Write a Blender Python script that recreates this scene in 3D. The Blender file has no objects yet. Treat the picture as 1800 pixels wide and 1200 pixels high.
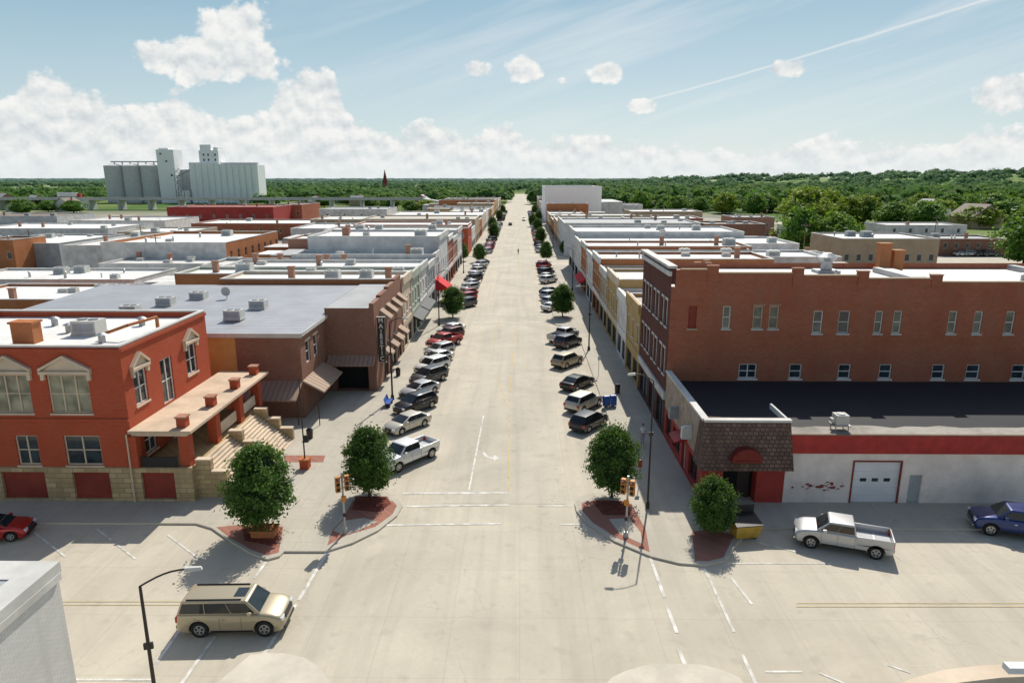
import bpy, bmesh, math, random
import numpy as np
from mathutils import Matrix, Vector, noise as mnoise
random.seed(7)
R=math.radians; PI=math.pi
sc=bpy.context.scene; C=sc.collection
# ------------------------------------------------------------------ camera
CAMH=23.0; PITCH=R(13.5); TH=0.01216; SP=math.sin(PITCH); CP=math.cos(PITCH)
cd=bpy.data.cameras.new('Camera'); cam=bpy.data.objects.new('Camera',cd); C.objects.link(cam)
cd.sensor_width=36; cd.lens=24; cd.clip_end=20000; cd.clip_start=.5
cam.location=(0,0,CAMH); cam.rotation_euler=(PI/2-PITCH,0,TH); sc.camera=cam
def ray(px,py):
    u=(px-900)/1200; v=(py-600)/1200
    x=u; y=CP-v*SP; z=-(SP+v*CP)
    return (x*math.cos(TH)-y*math.sin(TH), x*math.sin(TH)+y*math.cos(TH), z)
def G(px,py,z=0):
    d=ray(px,py); t=(CAMH-z)/-d[2]; return (d[0]*t,d[1]*t)
def AY(px,py,Y):
    d=ray(px,py); t=Y/d[1]; return (d[0]*t,CAMH+d[2]*t)
# ------------------------------------------------------------------ materials
def nodes(name):
    m=bpy.data.materials.new(name); m.use_nodes=True; nt=m.node_tree; return m,nt,nt.nodes['Principled BSDF']
def lk(nt,a,b): nt.links.new(a,b)
def nd(nt,t,**k):
    n=nt.nodes.new(t)
    for a,b in k.items(): setattr(n,a,b)
    return n
def mth(nt,op,*a,clamp=False):
    n=nt.nodes.new('ShaderNodeMath'); n.operation=op; n.use_clamp=clamp
    for i,x in enumerate(a):
        if isinstance(x,(int,float)): n.inputs[i].default_value=x
        else: nt.links.new(x,n.inputs[i])
    return n.outputs[0]
def mix(nt,f,a,b,bt='MIX'):
    n=nt.nodes.new('ShaderNodeMix'); n.data_type='RGBA'; n.blend_type=bt
    for s,x in ((n.inputs[0],f),(n.inputs[6],a),(n.inputs[7],b)):
        if isinstance(x,(int,float)): s.default_value=x
        elif isinstance(x,(tuple,list)): s.default_value=tuple(x)+((1,) if len(x)==3 else ())
        else: nt.links.new(x,s)
    return n.outputs[2]
def pos(nt): return nd(nt,'ShaderNodeNewGeometry').outputs['Position']
def noise_(nt,vec,scale,detail=4,rough=.55,dist=0,dim='3D'):
    n=nd(nt,'ShaderNodeTexNoise',noise_dimensions=dim); n.inputs['Scale'].default_value=scale; n.inputs['Detail'].default_value=detail
    n.inputs['Roughness'].default_value=rough; n.inputs['Distortion'].default_value=dist
    if vec is not None: lk(nt,vec,n.inputs['Vector'])
    return n.outputs['Fac']
def ramp(nt,f,a,b):
    return mth(nt,'MULTIPLY',mth(nt,'SUBTRACT',f,a),1/(b-a),clamp=True)
def dk(c,k): return tuple(x*k for x in c)
def mat(name,col,rough=.8,metal=0,var=.25,scale=.5,bump=0,spec=.3,coat=0):
    m,nt,b=nodes(name)
    if var:
        p=pos(nt); f=ramp(nt,noise_(nt,p,scale,4,.6),.3,.7); f2=ramp(nt,noise_(nt,p,scale*9,1,.6),.3,.7)
        c=mix(nt,f,dk(col,1-var),tuple(min(1,x*(1+var*.35)) for x in col)); c=mix(nt,mth(nt,'MULTIPLY',f2,var*.6),c,dk(col,.6))
        lk(nt,c,b.inputs['Base Color'])
    else: b.inputs['Base Color'].default_value=(*col,1)
    b.inputs['Roughness'].default_value=rough; b.inputs['Metallic'].default_value=metal
    b.inputs['Specular IOR Level'].default_value=spec; b.inputs['Coat Weight'].default_value=coat; b.inputs['Coat Roughness'].default_value=.05
    if bump:
        bn=nd(nt,'ShaderNodeBump'); bn.inputs['Strength'].default_value=bump; bn.inputs['Distance'].default_value=.05
        lk(nt,noise_(nt,p,6,3),bn.inputs['Height']); lk(nt,bn.outputs[0],b.inputs['Normal'])
    return m
def wallvec(nt):
    s=nd(nt,'ShaderNodeSeparateXYZ'); lk(nt,pos(nt),s.inputs[0])
    c=nd(nt,'ShaderNodeCombineXYZ'); lk(nt,mth(nt,'ADD',s.outputs[0],s.outputs[1]),c.inputs[0]); lk(nt,s.outputs[2],c.inputs[1]); return c.outputs[0],s
def brick(name,c1,c2,mortar,bw=.3,rh=.1,ms=.012,var=.35,stain=.5):
    m,nt,b=nodes(name); v,s=wallvec(nt)
    t=nd(nt,'ShaderNodeTexBrick'); lk(nt,v,t.inputs['Vector']); t.inputs['Scale'].default_value=1
    t.inputs['Brick Width'].default_value=bw; t.inputs['Row Height'].default_value=rh; t.inputs['Mortar Size'].default_value=ms
    t.inputs['Color1'].default_value=(*c1,1); t.inputs['Color2'].default_value=(*c2,1); t.inputs['Mortar'].default_value=(*mortar,1)
    f=ramp(nt,noise_(nt,v,.35,5,.65,dim='2D'),.35,.7)
    c=mix(nt,mth(nt,'MULTIPLY',f,stain),t.outputs['Color'],dk(c1,1-var))
    mp=nd(nt,'ShaderNodeMapping'); mp.inputs['Scale'].default_value=(1.2,.12,1); lk(nt,v,mp.inputs[0])
    f2=ramp(nt,noise_(nt,mp.outputs[0],1.0,3,.6,dim='2D'),.5,.72)
    c=mix(nt,mth(nt,'MULTIPLY',f2,.5),c,mix(nt,.5,dk(c2,.85),mortar))
    lk(nt,c,b.inputs['Base Color']); b.inputs['Roughness'].default_value=.9; b.inputs['Specular IOR Level'].default_value=.15
    return m
def lines(name,col,axis,period,dark=.6,width=.12,rough=.5,metal=0,var=.2):
    m,nt,b=nodes(name); s=nd(nt,'ShaderNodeSeparateXYZ'); lk(nt,pos(nt),s.inputs[0])
    a=s.outputs['xyz'.index(axis)]
    f=mth(nt,'FRACT',mth(nt,'DIVIDE',a,period)); f=mth(nt,'LESS_THAN',f,width)
    n=ramp(nt,noise_(nt,pos(nt),.4,4,.6),.3,.7)
    c=mix(nt,n,dk(col,1-var),col); c=mix(nt,f,c,dk(col,dark)); lk(nt,c,b.inputs['Base Color'])
    b.inputs['Roughness'].default_value=rough; b.inputs['Metallic'].default_value=metal; b.inputs['Specular IOR Level'].default_value=.3
    return m
def roofmat(name,col,stain=(.25,.24,.22),amt=.5,seam=True):
    m,nt,b=nodes(name); p=pos(nt)
    f=ramp(nt,noise_(nt,p,.22,6,.68,.5,'2D'),.42,.72); f2=ramp(nt,noise_(nt,p,2.5,3,.6,0,'2D'),.45,.8)
    c=mix(nt,mth(nt,'MULTIPLY',f,amt),col,stain); c=mix(nt,mth(nt,'MULTIPLY',f2,amt*.5),c,stain)
    oi=nd(nt,'ShaderNodeObjectInfo'); c=mix(nt,mth(nt,'MULTIPLY',oi.outputs['Random'],.18),c,dk(stain,1.4))
    if seam:
        s=nd(nt,'ShaderNodeSeparateXYZ'); lk(nt,p,s.inputs[0])
        g=mth(nt,'LESS_THAN',mth(nt,'FRACT',mth(nt,'DIVIDE',s.outputs[1],2.4)),.04)
        g=mth(nt,'MULTIPLY',g,.25); c=mix(nt,g,c,dk(col,.45))
    lk(nt,c,b.inputs['Base Color']); b.inputs['Roughness'].default_value=.75; b.inputs['Specular IOR Level'].default_value=.25
    return m
def road_mat(name,col,crack=.5,joint=(4.6,3.6)):
    m,nt,b=nodes(name); p=pos(nt)
    s=nd(nt,'ShaderNodeSeparateXYZ'); lk(nt,p,s.inputs[0])
    f=ramp(nt,noise_(nt,p,.12,6,.65,.4,'2D'),.35,.7); c=mix(nt,f,dk(col,.85),dk(col,1.05))
    if joint:
        cv_=nd(nt,'ShaderNodeCombineXYZ'); lk(nt,mth(nt,'FLOOR',mth(nt,'DIVIDE',s.outputs[0],joint[1])),cv_.inputs[0]); lk(nt,mth(nt,'FLOOR',mth(nt,'DIVIDE',s.outputs[1],joint[0])),cv_.inputs[1])
        wn=nd(nt,'ShaderNodeTexWhiteNoise',noise_dimensions='2D'); lk(nt,cv_.outputs[0],wn.inputs['Vector']); c=mix(nt,mth(nt,'MULTIPLY',wn.outputs['Value'],.16),c,dk(col,.72))
    mp=nd(nt,'ShaderNodeMapping'); mp.inputs['Scale'].default_value=(1.0,.05,1); lk(nt,p,mp.inputs[0])
    f=ramp(nt,noise_(nt,mp.outputs[0],.9,4,.6,0,'2D'),.45,.78); c=mix(nt,mth(nt,'MULTIPLY',f,.42),c,dk(col,.66))
    f=ramp(nt,noise_(nt,p,3.5,4,.7,0,'2D'),.35,.75); c=mix(nt,mth(nt,'MULTIPLY',f,.18),c,dk(col,.65))
    f=ramp(nt,noise_(nt,p,.8,2,.5,0,'2D'),.62,.8); c=mix(nt,mth(nt,'MULTIPLY',f,.3),c,dk(col,.55))
    n=nd(nt,'ShaderNodeTexNoise',noise_dimensions='2D'); n.inputs['Scale'].default_value=.5; n.inputs['Detail'].default_value=4; lk(nt,p,n.inputs['Vector'])
    vm=nd(nt,'ShaderNodeVectorMath',operation='MULTIPLY_ADD'); lk(nt,n.outputs['Color'],vm.inputs[0]); vm.inputs[1].default_value=(3.2,3.2,0); lk(nt,p,vm.inputs[2])
    v=nd(nt,'ShaderNodeTexVoronoi',feature='DISTANCE_TO_EDGE',voronoi_dimensions='2D'); v.inputs['Scale'].default_value=.13; lk(nt,vm.outputs[0],v.inputs['Vector'])
    f=mth(nt,'LESS_THAN',v.outputs['Distance'],.004); f=mth(nt,'MULTIPLY',f,ramp(nt,noise_(nt,p,.15,1,.5,0,'2D'),.45,.6)); c=mix(nt,mth(nt,'MULTIPLY',f,crack),c,dk(col,.5))
    if joint:
        for a,pe in ((1,joint[0]),(0,joint[1])):
            g=mth(nt,'LESS_THAN',mth(nt,'FRACT',mth(nt,'DIVIDE',s.outputs[a],pe)),.03/pe*1.6); c=mix(nt,mth(nt,'MULTIPLY',g,.28),c,dk(col,.55))
    lk(nt,c,b.inputs['Base Color']); b.inputs['Roughness'].default_value=.85; b.inputs['Specular IOR Level'].default_value=.25
    return m
def leafmat(name,c1,c2,tr=.25):
    m,nt,b=nodes(name); g=nd(nt,'ShaderNodeNewGeometry')
    c=mix(nt,g.outputs['Random Per Island'],c1,c2)
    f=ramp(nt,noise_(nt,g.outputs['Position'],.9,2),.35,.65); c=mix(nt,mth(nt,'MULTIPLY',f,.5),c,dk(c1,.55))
    oi=nd(nt,'ShaderNodeObjectInfo'); c=mix(nt,mth(nt,'MULTIPLY',oi.outputs['Random'],.4),c,dk(c2,1.2))
    lk(nt,c,b.inputs['Base Color']); b.inputs['Roughness'].default_value=.6; b.inputs['Specular IOR Level'].default_value=.2
    t=nd(nt,'ShaderNodeBsdfTranslucent'); lk(nt,mix(nt,.5,c,(.28,.42,.04)),t.inputs[0]); ms=nd(nt,'ShaderNodeMixShader'); ms.inputs[0].default_value=tr
    lk(nt,b.outputs[0],ms.inputs[1]); lk(nt,t.outputs[0],ms.inputs[2]); lk(nt,ms.outputs[0],nt.nodes['Material Output'].inputs[0])
    return m
M={}
M['brickbig']=brick('big_brick',(.43,.125,.065),(.32,.085,.045),(.38,.23,.16),stain=.5,var=.3)
M['brickdark']=brick('dark_brick',(.13,.04,.03),(.10,.03,.024),(.14,.09,.08))
M['brickred']=brick('red_painted_brick',(.47,.085,.04),(.40,.065,.032),(.40,.14,.08),stain=.35,var=.28)
M['brickorange']=brick('orange_brick',(.50,.17,.06),(.42,.14,.05),(.42,.26,.15))
M['brickbrown']=brick('brown_brick',(.30,.15,.105),(.23,.105,.075),(.32,.2,.15))
M['brickyellow']=brick('buff_brick',(.52,.35,.13),(.46,.30,.11),(.5,.4,.25))
M['bricktan']=brick('tan_brick',(.50,.37,.24),(.42,.31,.2),(.5,.42,.32))
M['brickpale']=brick('faded_brick',(.44,.22,.15),(.37,.17,.115),(.42,.30,.23))
M['limestone']=brick('limestone_blocks',(.56,.44,.26),(.38,.29,.16),(.26,.2,.13),bw=.9,rh=.38,ms=.03)
M['cream']=mat('cream_trim',(.66,.54,.41),.8,var=.2)
M['porch']=mat('porch_deck',(.62,.48,.35),.85,var=.25)
M['white']=mat('white_paint',(.76,.75,.72),.6,var=.12)
M['whitewall']=mat('white_wall',(.75,.72,.69),.85,var=.3,scale=.6)
M['pinkwall']=mat('pale_painted_wall',(.84,.75,.70),.85,var=.25,scale=.5)
M['greywall']=mat('grey_wall',(.40,.42,.44),.85,var=.3)
M['lightgrey']=mat('light_grey_wall',(.60,.61,.61),.85,var=.28)
M['tanwall']=mat('tan_stucco',(.44,.35,.27),.9,var=.38,scale=1.5,bump=.6)
M['yellow']=mat('ochre_stucco',(.60,.38,.13),.85,var=.2)
M['greenwall']=mat('sage_wall',(.42,.47,.38),.8,var=.2)
M['redwall']=mat('red_wall',(.40,.055,.045),.75,var=.3)
M['redband']=mat('red_metal_band',(.42,.035,.03),.5,var=.3,scale=1.5)
M['redpanel']=mat('red_panel',(.28,.05,.035),.7,var=.3)
M['dark']=mat('dark_void',(.012,.012,.014),.8,var=0)
M['black']=mat('black_metal',(.02,.02,.022),.45,var=0)
M['rooffar']=roofmat('white_membrane',(.70,.69,.67),(.36,.34,.31),.5)
M['roofwhite']=roofmat('bright_membrane',(.80,.80,.78),(.4,.38,.35),amt=.35)
M['rooftan']=roofmat('gravel_roof',(.50,.46,.39),(.32,.28,.24),.5)
M['roofgrey']=roofmat('grey_membrane',(.42,.43,.44),(.25,.25,.25))
M['roofdark']=roofmat('black_membrane',(.020,.022,.028),(.035,.035,.04),.5)
M['roofedge']=roofmat('pale_roof_edge',(.36,.33,.29),(.12,.11,.10),.7)
M['roofred']=roofmat('red_roof',(.40,.11,.09),(.25,.09,.07),.4)
M['roofbrown']=roofmat('brown_roof',(.24,.19,.16),(.14,.12,.10),.5)
M['metalroof']=lines('seam_metal_roof',(.40,.41,.44),'y',1.1,.6,.13,.5,.1)
M['metalroofx']=lines('ribbed_metal_roof',(.50,.53,.55),'x',.8,.65,.12,.5,.2)
M['shingle']=brick('wood_shingles',(.25,.16,.13),(.13,.085,.07),(.045,.035,.03),bw=.35,rh=.28,ms=.03,stain=.5)
M['awning']=lines('striped_awning',(.48,.35,.26),'y',.7,.55,.4,.8)
M['awningx']=lines('striped_awning_front',(.40,.27,.21),'x',.5,.65,.3,.8)
M['redcloth']=mat('red_canvas',(.62,.02,.03),.8,var=.1)
M['coping']=mat('pale_coping',(.62,.61,.58),.7,var=.25)
M['conc']=road_mat('road_concrete',(.545,.495,.40),.3)
M['conc2']=road_mat('lane_asphalt',(.515,.47,.385),.4,None)
M['walk']=road_mat('pavement_concrete',(.50,.46,.385),.2,(1.8,1.8))
M['kerb']=mat('kerb_concrete',(.60,.55,.46),.85,var=.2)
M['paver']=brick('brick_pavers',(.38,.17,.125),(.30,.13,.095),(.34,.23,.18),bw=.3,rh=.15)
M['mulch']=mat('red_mulch',(.22,.06,.04),.95,var=.5,scale=3,bump=.8)
M['wline']=mat('white_road_paint',(.73,.71,.65),.8,var=.5,scale=1.5)
M['yline']=mat('yellow_road_paint',(.60,.47,.22),.8,var=.35,scale=1.5)
M['galv']=mat('galvanised_steel',(.42,.43,.44),.45,.6,var=.2)
M['unit']=mat('roof_unit_paint',(.60,.60,.56),.55,var=.25)
M['bronze']=mat('dark_bronze',(.045,.035,.03),.5,var=.1)
M['sigyellow']=mat('signal_housing',(.55,.22,.04),.5,var=.1)
M['lensr']=mat('red_lens',(.35,.02,.015),.3,var=0); M['lensg']=mat('dark_lens',(.02,.05,.03),.3,var=0)
M['blue']=mat('blue_enamel',(.03,.10,.38),.4,var=.1)
M['dumpster']=mat('ochre_steel',(.50,.34,.06),.6,var=.3,scale=2)
M['bark']=mat('bark',(.11,.08,.055),.95,var=.4,scale=3)
M['wood']=mat('weathered_wood',(.22,.17,.12),.9,var=.3)
M['rubber']=mat('rubber',(.018,.018,.018),.8,var=0)
M['rim']=mat('alloy_rim',(.5,.5,.5),.3,.8,var=0)
M['hl']=mat('headlight_glass',(.7,.72,.75),.1,.2,var=0,spec=.8)
M['tl']=mat('taillight_glass',(.42,.01,.01),.2,var=0,spec=.6)
M['chrome']=mat('chrome',(.6,.6,.6),.15,1,var=0)
M['silo']=lines('silo_concrete',(.66,.65,.64),'z',1.2,.88,.1,.8)
M['silowhite']=mat('white_silo',(.96,.95,.94),.7,var=.05,scale=.05)
M['leaf']=leafmat('street_tree_leaf',(.036,.092,.018),(.08,.165,.03))
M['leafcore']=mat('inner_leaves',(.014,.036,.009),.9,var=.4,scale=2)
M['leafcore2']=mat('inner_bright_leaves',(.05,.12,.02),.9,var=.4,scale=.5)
M['leaf2']=leafmat('bright_leaf',(.075,.185,.02),(.13,.26,.035),.35)
M['leafy']=leafmat('lime_leaf',(.20,.28,.03),(.30,.37,.05),.35)
def glass(name,col,rough=.06,spec=.8):
    m,nt,b=nodes(name); f=ramp(nt,noise_(nt,pos(nt),.9,1),.35,.65)
    lk(nt,mix(nt,f,col,dk(col,2.4)),b.inputs['Base Color']); b.inputs['Roughness'].default_value=rough; b.inputs['Specular IOR Level'].default_value=spec; return m
M['glass']=glass('window_glass',(.02,.028,.032),spec=.6); M['carglass']=glass('car_glass',(.010,.013,.015),.05,.5)
M['glasslight']=glass('blind_glass',(.075,.08,.065),.15,.5)
def forest_mat():
    m,nt,b=nodes('forest_leaf'); g=nd(nt,'ShaderNodeNewGeometry'); s=nd(nt,'ShaderNodeSeparateXYZ'); lk(nt,g.outputs['Position'],s.inputs[0])
    c=mix(nt,g.outputs['Random Per Island'],(.08,.17,.032),(.115,.225,.045))
    f=ramp(nt,noise_(nt,g.outputs['Position'],.02,2,dim='2D'),.35,.65); c=mix(nt,mth(nt,'MULTIPLY',f,.65),c,(.055,.125,.028))
    f=ramp(nt,noise_(nt,g.outputs['Position'],.035,1,dim='2D'),.58,.68); c=mix(nt,mth(nt,'MULTIPLY',f,.5),c,(.22,.32,.06))
    f=ramp(nt,s.outputs[1],500,4200); c=mix(nt,mth(nt,'MULTIPLY',f,.85),c,(.24,.36,.35))  # aerial haze painted into the leaf colour, stronger with world Y
    lk(nt,c,b.inputs['Base Color']); b.inputs['Roughness'].default_value=.8; b.inputs['Specular IOR Level'].default_value=.1
    t=nd(nt,'ShaderNodeBsdfTranslucent'); lk(nt,c,t.inputs[0]); ms=nd(nt,'ShaderNodeMixShader'); ms.inputs[0].default_value=.4
    lk(nt,b.outputs[0],ms.inputs[1]); lk(nt,t.outputs[0],ms.inputs[2]); lk(nt,ms.outputs[0],nt.nodes['Material Output'].inputs[0]); return m
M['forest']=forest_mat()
def ground_mat():
    m,nt,b=nodes('ground_cover'); p=pos(nt); s=nd(nt,'ShaderNodeSeparateXYZ'); lk(nt,p,s.inputs[0])
    f=ramp(nt,noise_(nt,p,.05,4,.6,dim='2D'),.4,.62); town=mix(nt,f,(.32,.29,.24),(.44,.40,.33))
    f=ramp(nt,noise_(nt,p,.018,3,.6,dim='2D'),.5,.6); town=mix(nt,mth(nt,'MULTIPLY',f,.5),town,(.17,.17,.16))
    f=ramp(nt,noise_(nt,p,.006,2,dim='2D'),.45,.55); gr=mix(nt,f,(.07,.14,.03),(.15,.20,.06))
    mp=nd(nt,'ShaderNodeMapping'); mp.inputs['Scale'].default_value=(.0012,.004,1); lk(nt,p,mp.inputs[0])
    v=nd(nt,'ShaderNodeTexVoronoi',voronoi_dimensions='2D'); v.inputs['Scale'].default_value=1; lk(nt,mp.outputs[0],v.inputs['Vector'])
    sx=nd(nt,'ShaderNodeSeparateColor'); lk(nt,v.outputs['Color'],sx.inputs[0]); fld=mix(nt,sx.outputs[0],(.12,.20,.05),(.34,.37,.22))
    gr=mix(nt,ramp(nt,s.outputs[1],1300,1500),gr,fld)
    c=mix(nt,ramp(nt,s.outputs[1],420,520),town,gr)
    f=mth(nt,'MULTIPLY',ramp(nt,s.outputs[0],110,150),ramp(nt,s.outputs[1],240,300)); c=mix(nt,f,c,gr)
    c=mix(nt,mth(nt,'MULTIPLY',ramp(nt,s.outputs[1],1500,9000),.8),c,(.30,.40,.42))  # distance haze painted into the colour of the far ground
    lk(nt,c,b.inputs['Base Color']); b.inputs['Roughness'].default_value=.95; b.inputs['Specular IOR Level'].default_value=.1; return m
M['ground']=ground_mat()
_paint={}
def paint(col,metal=.3):
    k=tuple(col)
    if k not in _paint: _paint[k]=mat('car_paint',col,.35,metal,var=0,spec=.5,coat=.6)
    return _paint[k]
# ------------------------------------------------------------------ mesh builder
class MB:
    def __init__(s): s.v=[];s.f=[];s.m=[]
    def face(s,pts,m=0):
        i=len(s.v)
        for p in pts: s.v.append(tuple(p))
        s.f.append(tuple(range(i,i+len(pts)))); s.m.append(m)
    def hull8(s,b,t,m=0):
        for q in ((b[3],b[2],b[1],b[0]),(t[0],t[1],t[2],t[3])): s.face(q,m)
        for i in range(4):
            j=(i+1)%4; s.face((b[i],b[j],t[j],t[i]),m)
    def box(s,x0,x1,y0,y1,z0,z1,m=0):
        if x0>x1:x0,x1=x1,x0
        if y0>y1:y0,y1=y1,y0
        s.hull8([(x0,y0,z0),(x1,y0,z0),(x1,y1,z0),(x0,y1,z0)],[(x0,y0,z1),(x1,y0,z1),(x1,y1,z1),(x0,y1,z1)],m)
    def cyl(s,a,b,r0,r1=None,n=10,m=0,cap=True):
        r1=r0 if r1 is None else r1; a=Vector(a);b=Vector(b);d=(b-a).normalized()
        x=d.orthogonal().normalized(); y=d.cross(x)
        A=[a+(x*math.cos(2*PI*i/n)+y*math.sin(2*PI*i/n))*r0 for i in range(n)]
        B=[b+(x*math.cos(2*PI*i/n)+y*math.sin(2*PI*i/n))*r1 for i in range(n)]
        for i in range(n):
            j=(i+1)%n; s.face((A[i],A[j],B[j],B[i]),m)
        if cap: s.face(A[::-1],m); s.face(B,m)
    def tube(s,pts,r,n=8,m=0):
        for i in range(len(pts)-1):
            r0=r if not isinstance(r,(list,tuple)) else r[i]; r1=r if not isinstance(r,(list,tuple)) else r[i+1]
            s.cyl(pts[i],pts[i+1],r0,r1,n,m)
    def prism(s,poly,z0,z1,m=0,ms=None):
        n=len(poly); s.face([(p[0],p[1],z1) for p in poly],m)
        for i in range(n):
            a=poly[i];b=poly[(i+1)%n]; s.face(((a[0],a[1],z0),(b[0],b[1],z0),(b[0],b[1],z1),(a[0],a[1],z1)),m if ms is None else ms)
    def add(s,o,m=None):
        k=len(s.v); s.v+=o.v; s.f+=[tuple(i+k for i in f) for f in o.f]; s.m+=o.m if m is None else [m]*len(o.m)
    def mesh(s,name,mats,smooth=None,bevel=0):
        me=bpy.data.meshes.new(name); me.from_pydata(s.v,[],s.f)
        for x in mats: me.materials.append(x)
        me.polygons.foreach_set('material_index',s.m)
        if bevel or smooth:
            bm=bmesh.new(); bm.from_mesh(me); bmesh.ops.remove_doubles(bm,verts=bm.verts,dist=.0005)
            bmesh.ops.recalc_face_normals(bm,faces=bm.faces)
            if bevel:
                eds=[e for e in bm.edges if len(e.link_faces)==2 and e.calc_face_angle(0)>R(25)]
                bmesh.ops.bevel(bm,geom=eds,offset=bevel,segments=3,affect='EDGES',profile=.6)
            bm.to_mesh(me); bm.free()
        if smooth:
            me.polygons.foreach_set('use_smooth',[True]*len(me.polygons)); me.set_sharp_from_angle(angle=R(smooth))
        me.update(); return me
    def build(s,name,mats,parent=None,loc=None,smooth=None,bevel=0,local=False):
        if not isinstance(mats,(list,tuple)): mats=[mats]
        if parent is not None and not local:
            L=wloc(parent)
            s.v=[(a[0]-L[0],a[1]-L[1],a[2]-L[2]) for a in s.v]
        o=bpy.data.objects.new(name,s.mesh(name,mats,smooth,bevel)); C.objects.link(o)
        if parent is not None: o.parent=parent
        if loc: o.location=loc
        return o
def wloc(o):
    x=Vector(o.location); 
    while o.parent: o=o.parent; x+=Vector(o.location)
    return x
def tag(o,label,cat,group=None):
    o['label']=label; o['category']=cat
    if group: o['group']=group
    return o
def thing(name,label,cat,loc=(0,0,0),rz=0,group=None):
    o=bpy.data.objects.new(name,None); C.objects.link(o); o.location=loc; o.rotation_euler=(0,0,rz); o.empty_display_size=.3
    return tag(o,label,cat,group)
def struct(o): o['kind']='structure'; return o
# ------------------------------------------------------------------ ground and roads
def hill(x,y):
    h=30*math.exp(-((x-1150)/420)**2-((y-1650)/500)**2)+16*math.exp(-((x-600)/300)**2-((y-1900)/400)**2)
    return h*min(1,max(0,(y-500)/300))
xs=[-9000,-5000,-3000,-1800,-900]+list(range(-600,2401,100))+[3000,4500,9000]
ys=[-300,0,200,400]+list(range(500,3001,100))+[3600,4500,6000,9000,14000]
b=MB(); b.v=[(x,y,hill(x,y)-.04) for y in ys for x in xs]; nx=len(xs)
b.f=[(j*nx+i,j*nx+i+1,(j+1)*nx+i+1,(j+1)*nx+i) for j in range(len(ys)-1) for i in range(nx-1)]; b.m=[0]*len(b.f)
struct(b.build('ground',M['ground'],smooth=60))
CL,CR=-12.5,8.7
FL,FR=-15.7,13.1
b=MB(); b.face([(CL-.5,42,0),(CR+.5,42,0),(CR+.5,1000,0),(CL-.5,1000,0)]); struct(b.build('main_street',M['conc']))
b=MB(); b.face([(-150,-20,0),(150,-20,0),(150,45.3,.0),(CR+.5,45.3,0),(CR+.5,42,0),(CL-.5,42,0),(CL-.5,45.3,0),(-150,45.3,0)]); struct(b.build('cross_street',M['conc']))
for ya,yb in ((184,204),(352,368)):
    b=MB(); b.face([(-160,ya,.006),(160,ya,.006),(160,yb,.006),(-160,yb,.006)]); struct(b.build('side_street',M['conc2']))
b=MB(); b.face([(-5.6,45.4,.01),(3.4,45.4,.01),(3.4,900,.01),(-5.6,900,.01)]); struct(b.build('travel_lanes',M['conc2']))
for x in (-57,56):
    b=MB(); b.face([(x-3,60,.004),(x+3,60,.004),(x+3,184,.004),(x-3,184,.004)]); struct(b.build('alley',M['conc2']))
def pxpoly(pts,z): return [G(p[0],p[1],z) for p in pts]
def slab(name,poly,z1=.13,m='walk'):
    b=MB(); b.prism(poly,-.02,z1,0,1); return struct(b.build(name,[M[m],M['kerb']]))
nw=[(CL,184),(FL-.0,184),(FL,46),(-150,46)]+[(-150,42.6)]+pxpoly([(100,918),(345,919),(372,927),(405,950),(440,971),(470,982),(492,976),(500,968),(572,968),(620,953),(665,931),(698,905),(708,888),(700,876),(686,868)],.13)+[(-11.4,49.3),(CL,51)]
slab('pavement',nw[::-1])
b=MB(); b.face([(FL-12,46.002,.13),(FL-.002,46.002,.13),(FL-.002,72,.13),(FL-12,72,.13)]); struct(b.build('pavement_court',M['walk']))
ne=[(FR,184),(CR,184),(CR,51)]+[(7.2,49.2)]+pxpoly([(1045,865),(1020,872),(1010,884),(1013,897),(1035,921),(1080,950),(1145,977),(1195,989),(1240,992),(1277,984),(1290,962),(1310,938),(1335,928)],.13)+[(150,42.9),(150,46.5),(FR,46.5)]
slab('pavement',ne[::-1])
slab('pavement',[(CL,104),(-9.3,107),(-9.3,118),(CL,121)]); slab('pavement',[(CR,121),(5.6,118),(5.6,107),(CR,104)])
for y0,y1 in ((204,352),(368,470),(484,600)):
    slab('pavement',[(CL,y0),(CL,y1),(FL,y1),(FL,y0)][::-1]); slab('pavement',[(FR,y0),(FR,y1),(CR,y1),(CR,y0)][::-1])
slab('pavement',pxpoly([(300,1330),(585,1400),(583,1210),(575,1190),(560,1170),(535,1155),(500,1147),(465,1147),(440,1150),(380,1200)],.13),.13,'kerb')
slab('pavement',pxpoly([(1060,1330),(1062,1205),(1075,1190),(1100,1178),(1130,1169),(1160,1165),(1230,1167),(1270,1176),(1300,1190),(1340,1240),(1340,1330)],.13)[::-1],.13,'kerb')
def sheet(name,pts,m,z): 
    b=MB(); b.face([(*p,z) for p in pts]); return struct(b.build(name,M[m]))
Z1=.136
sheet('paver_bed',pxpoly([(575,958),(610,940),(660,925),(690,903),(698,888),(690,880),(620,880),(600,915),(585,930)],.13),'paver',Z1)
sheet('paver_bed',pxpoly([(380,926),(405,945),(440,965),(470,976),(490,970),(498,925),(440,920)],.13),'paver',Z1)
sheet('paver_bed',pxpoly([(1022,884),(1024,898),(1042,918),(1085,945),(1130,965),(1142,970),(1135,930),(1110,885),(1060,876)],.13),'paver',Z1)
sheet('paver_bed',pxpoly([(1216,935),(1222,985),(1245,986),(1272,979),(1282,958),(1290,940),(1250,928)],.13),'paver',Z1)
sheet('paver_strip',pxpoly([(500,800),(572,800),(568,812),(500,812)],.13),'paver',Z1)
sheet('mulch_bed',pxpoly([(625,872),(680,872),(688,885),(665,900),(618,895)],.13),'mulch',.142)
sheet('mulch_bed',pxpoly([(1040,880),(1100,880),(1108,905),(1060,905)],.13),'mulch',.142)
sheet('mulch_bed',pxpoly([(425,925),(490,925),(485,960),(430,950)],.13),'mulch',.142)
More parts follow.
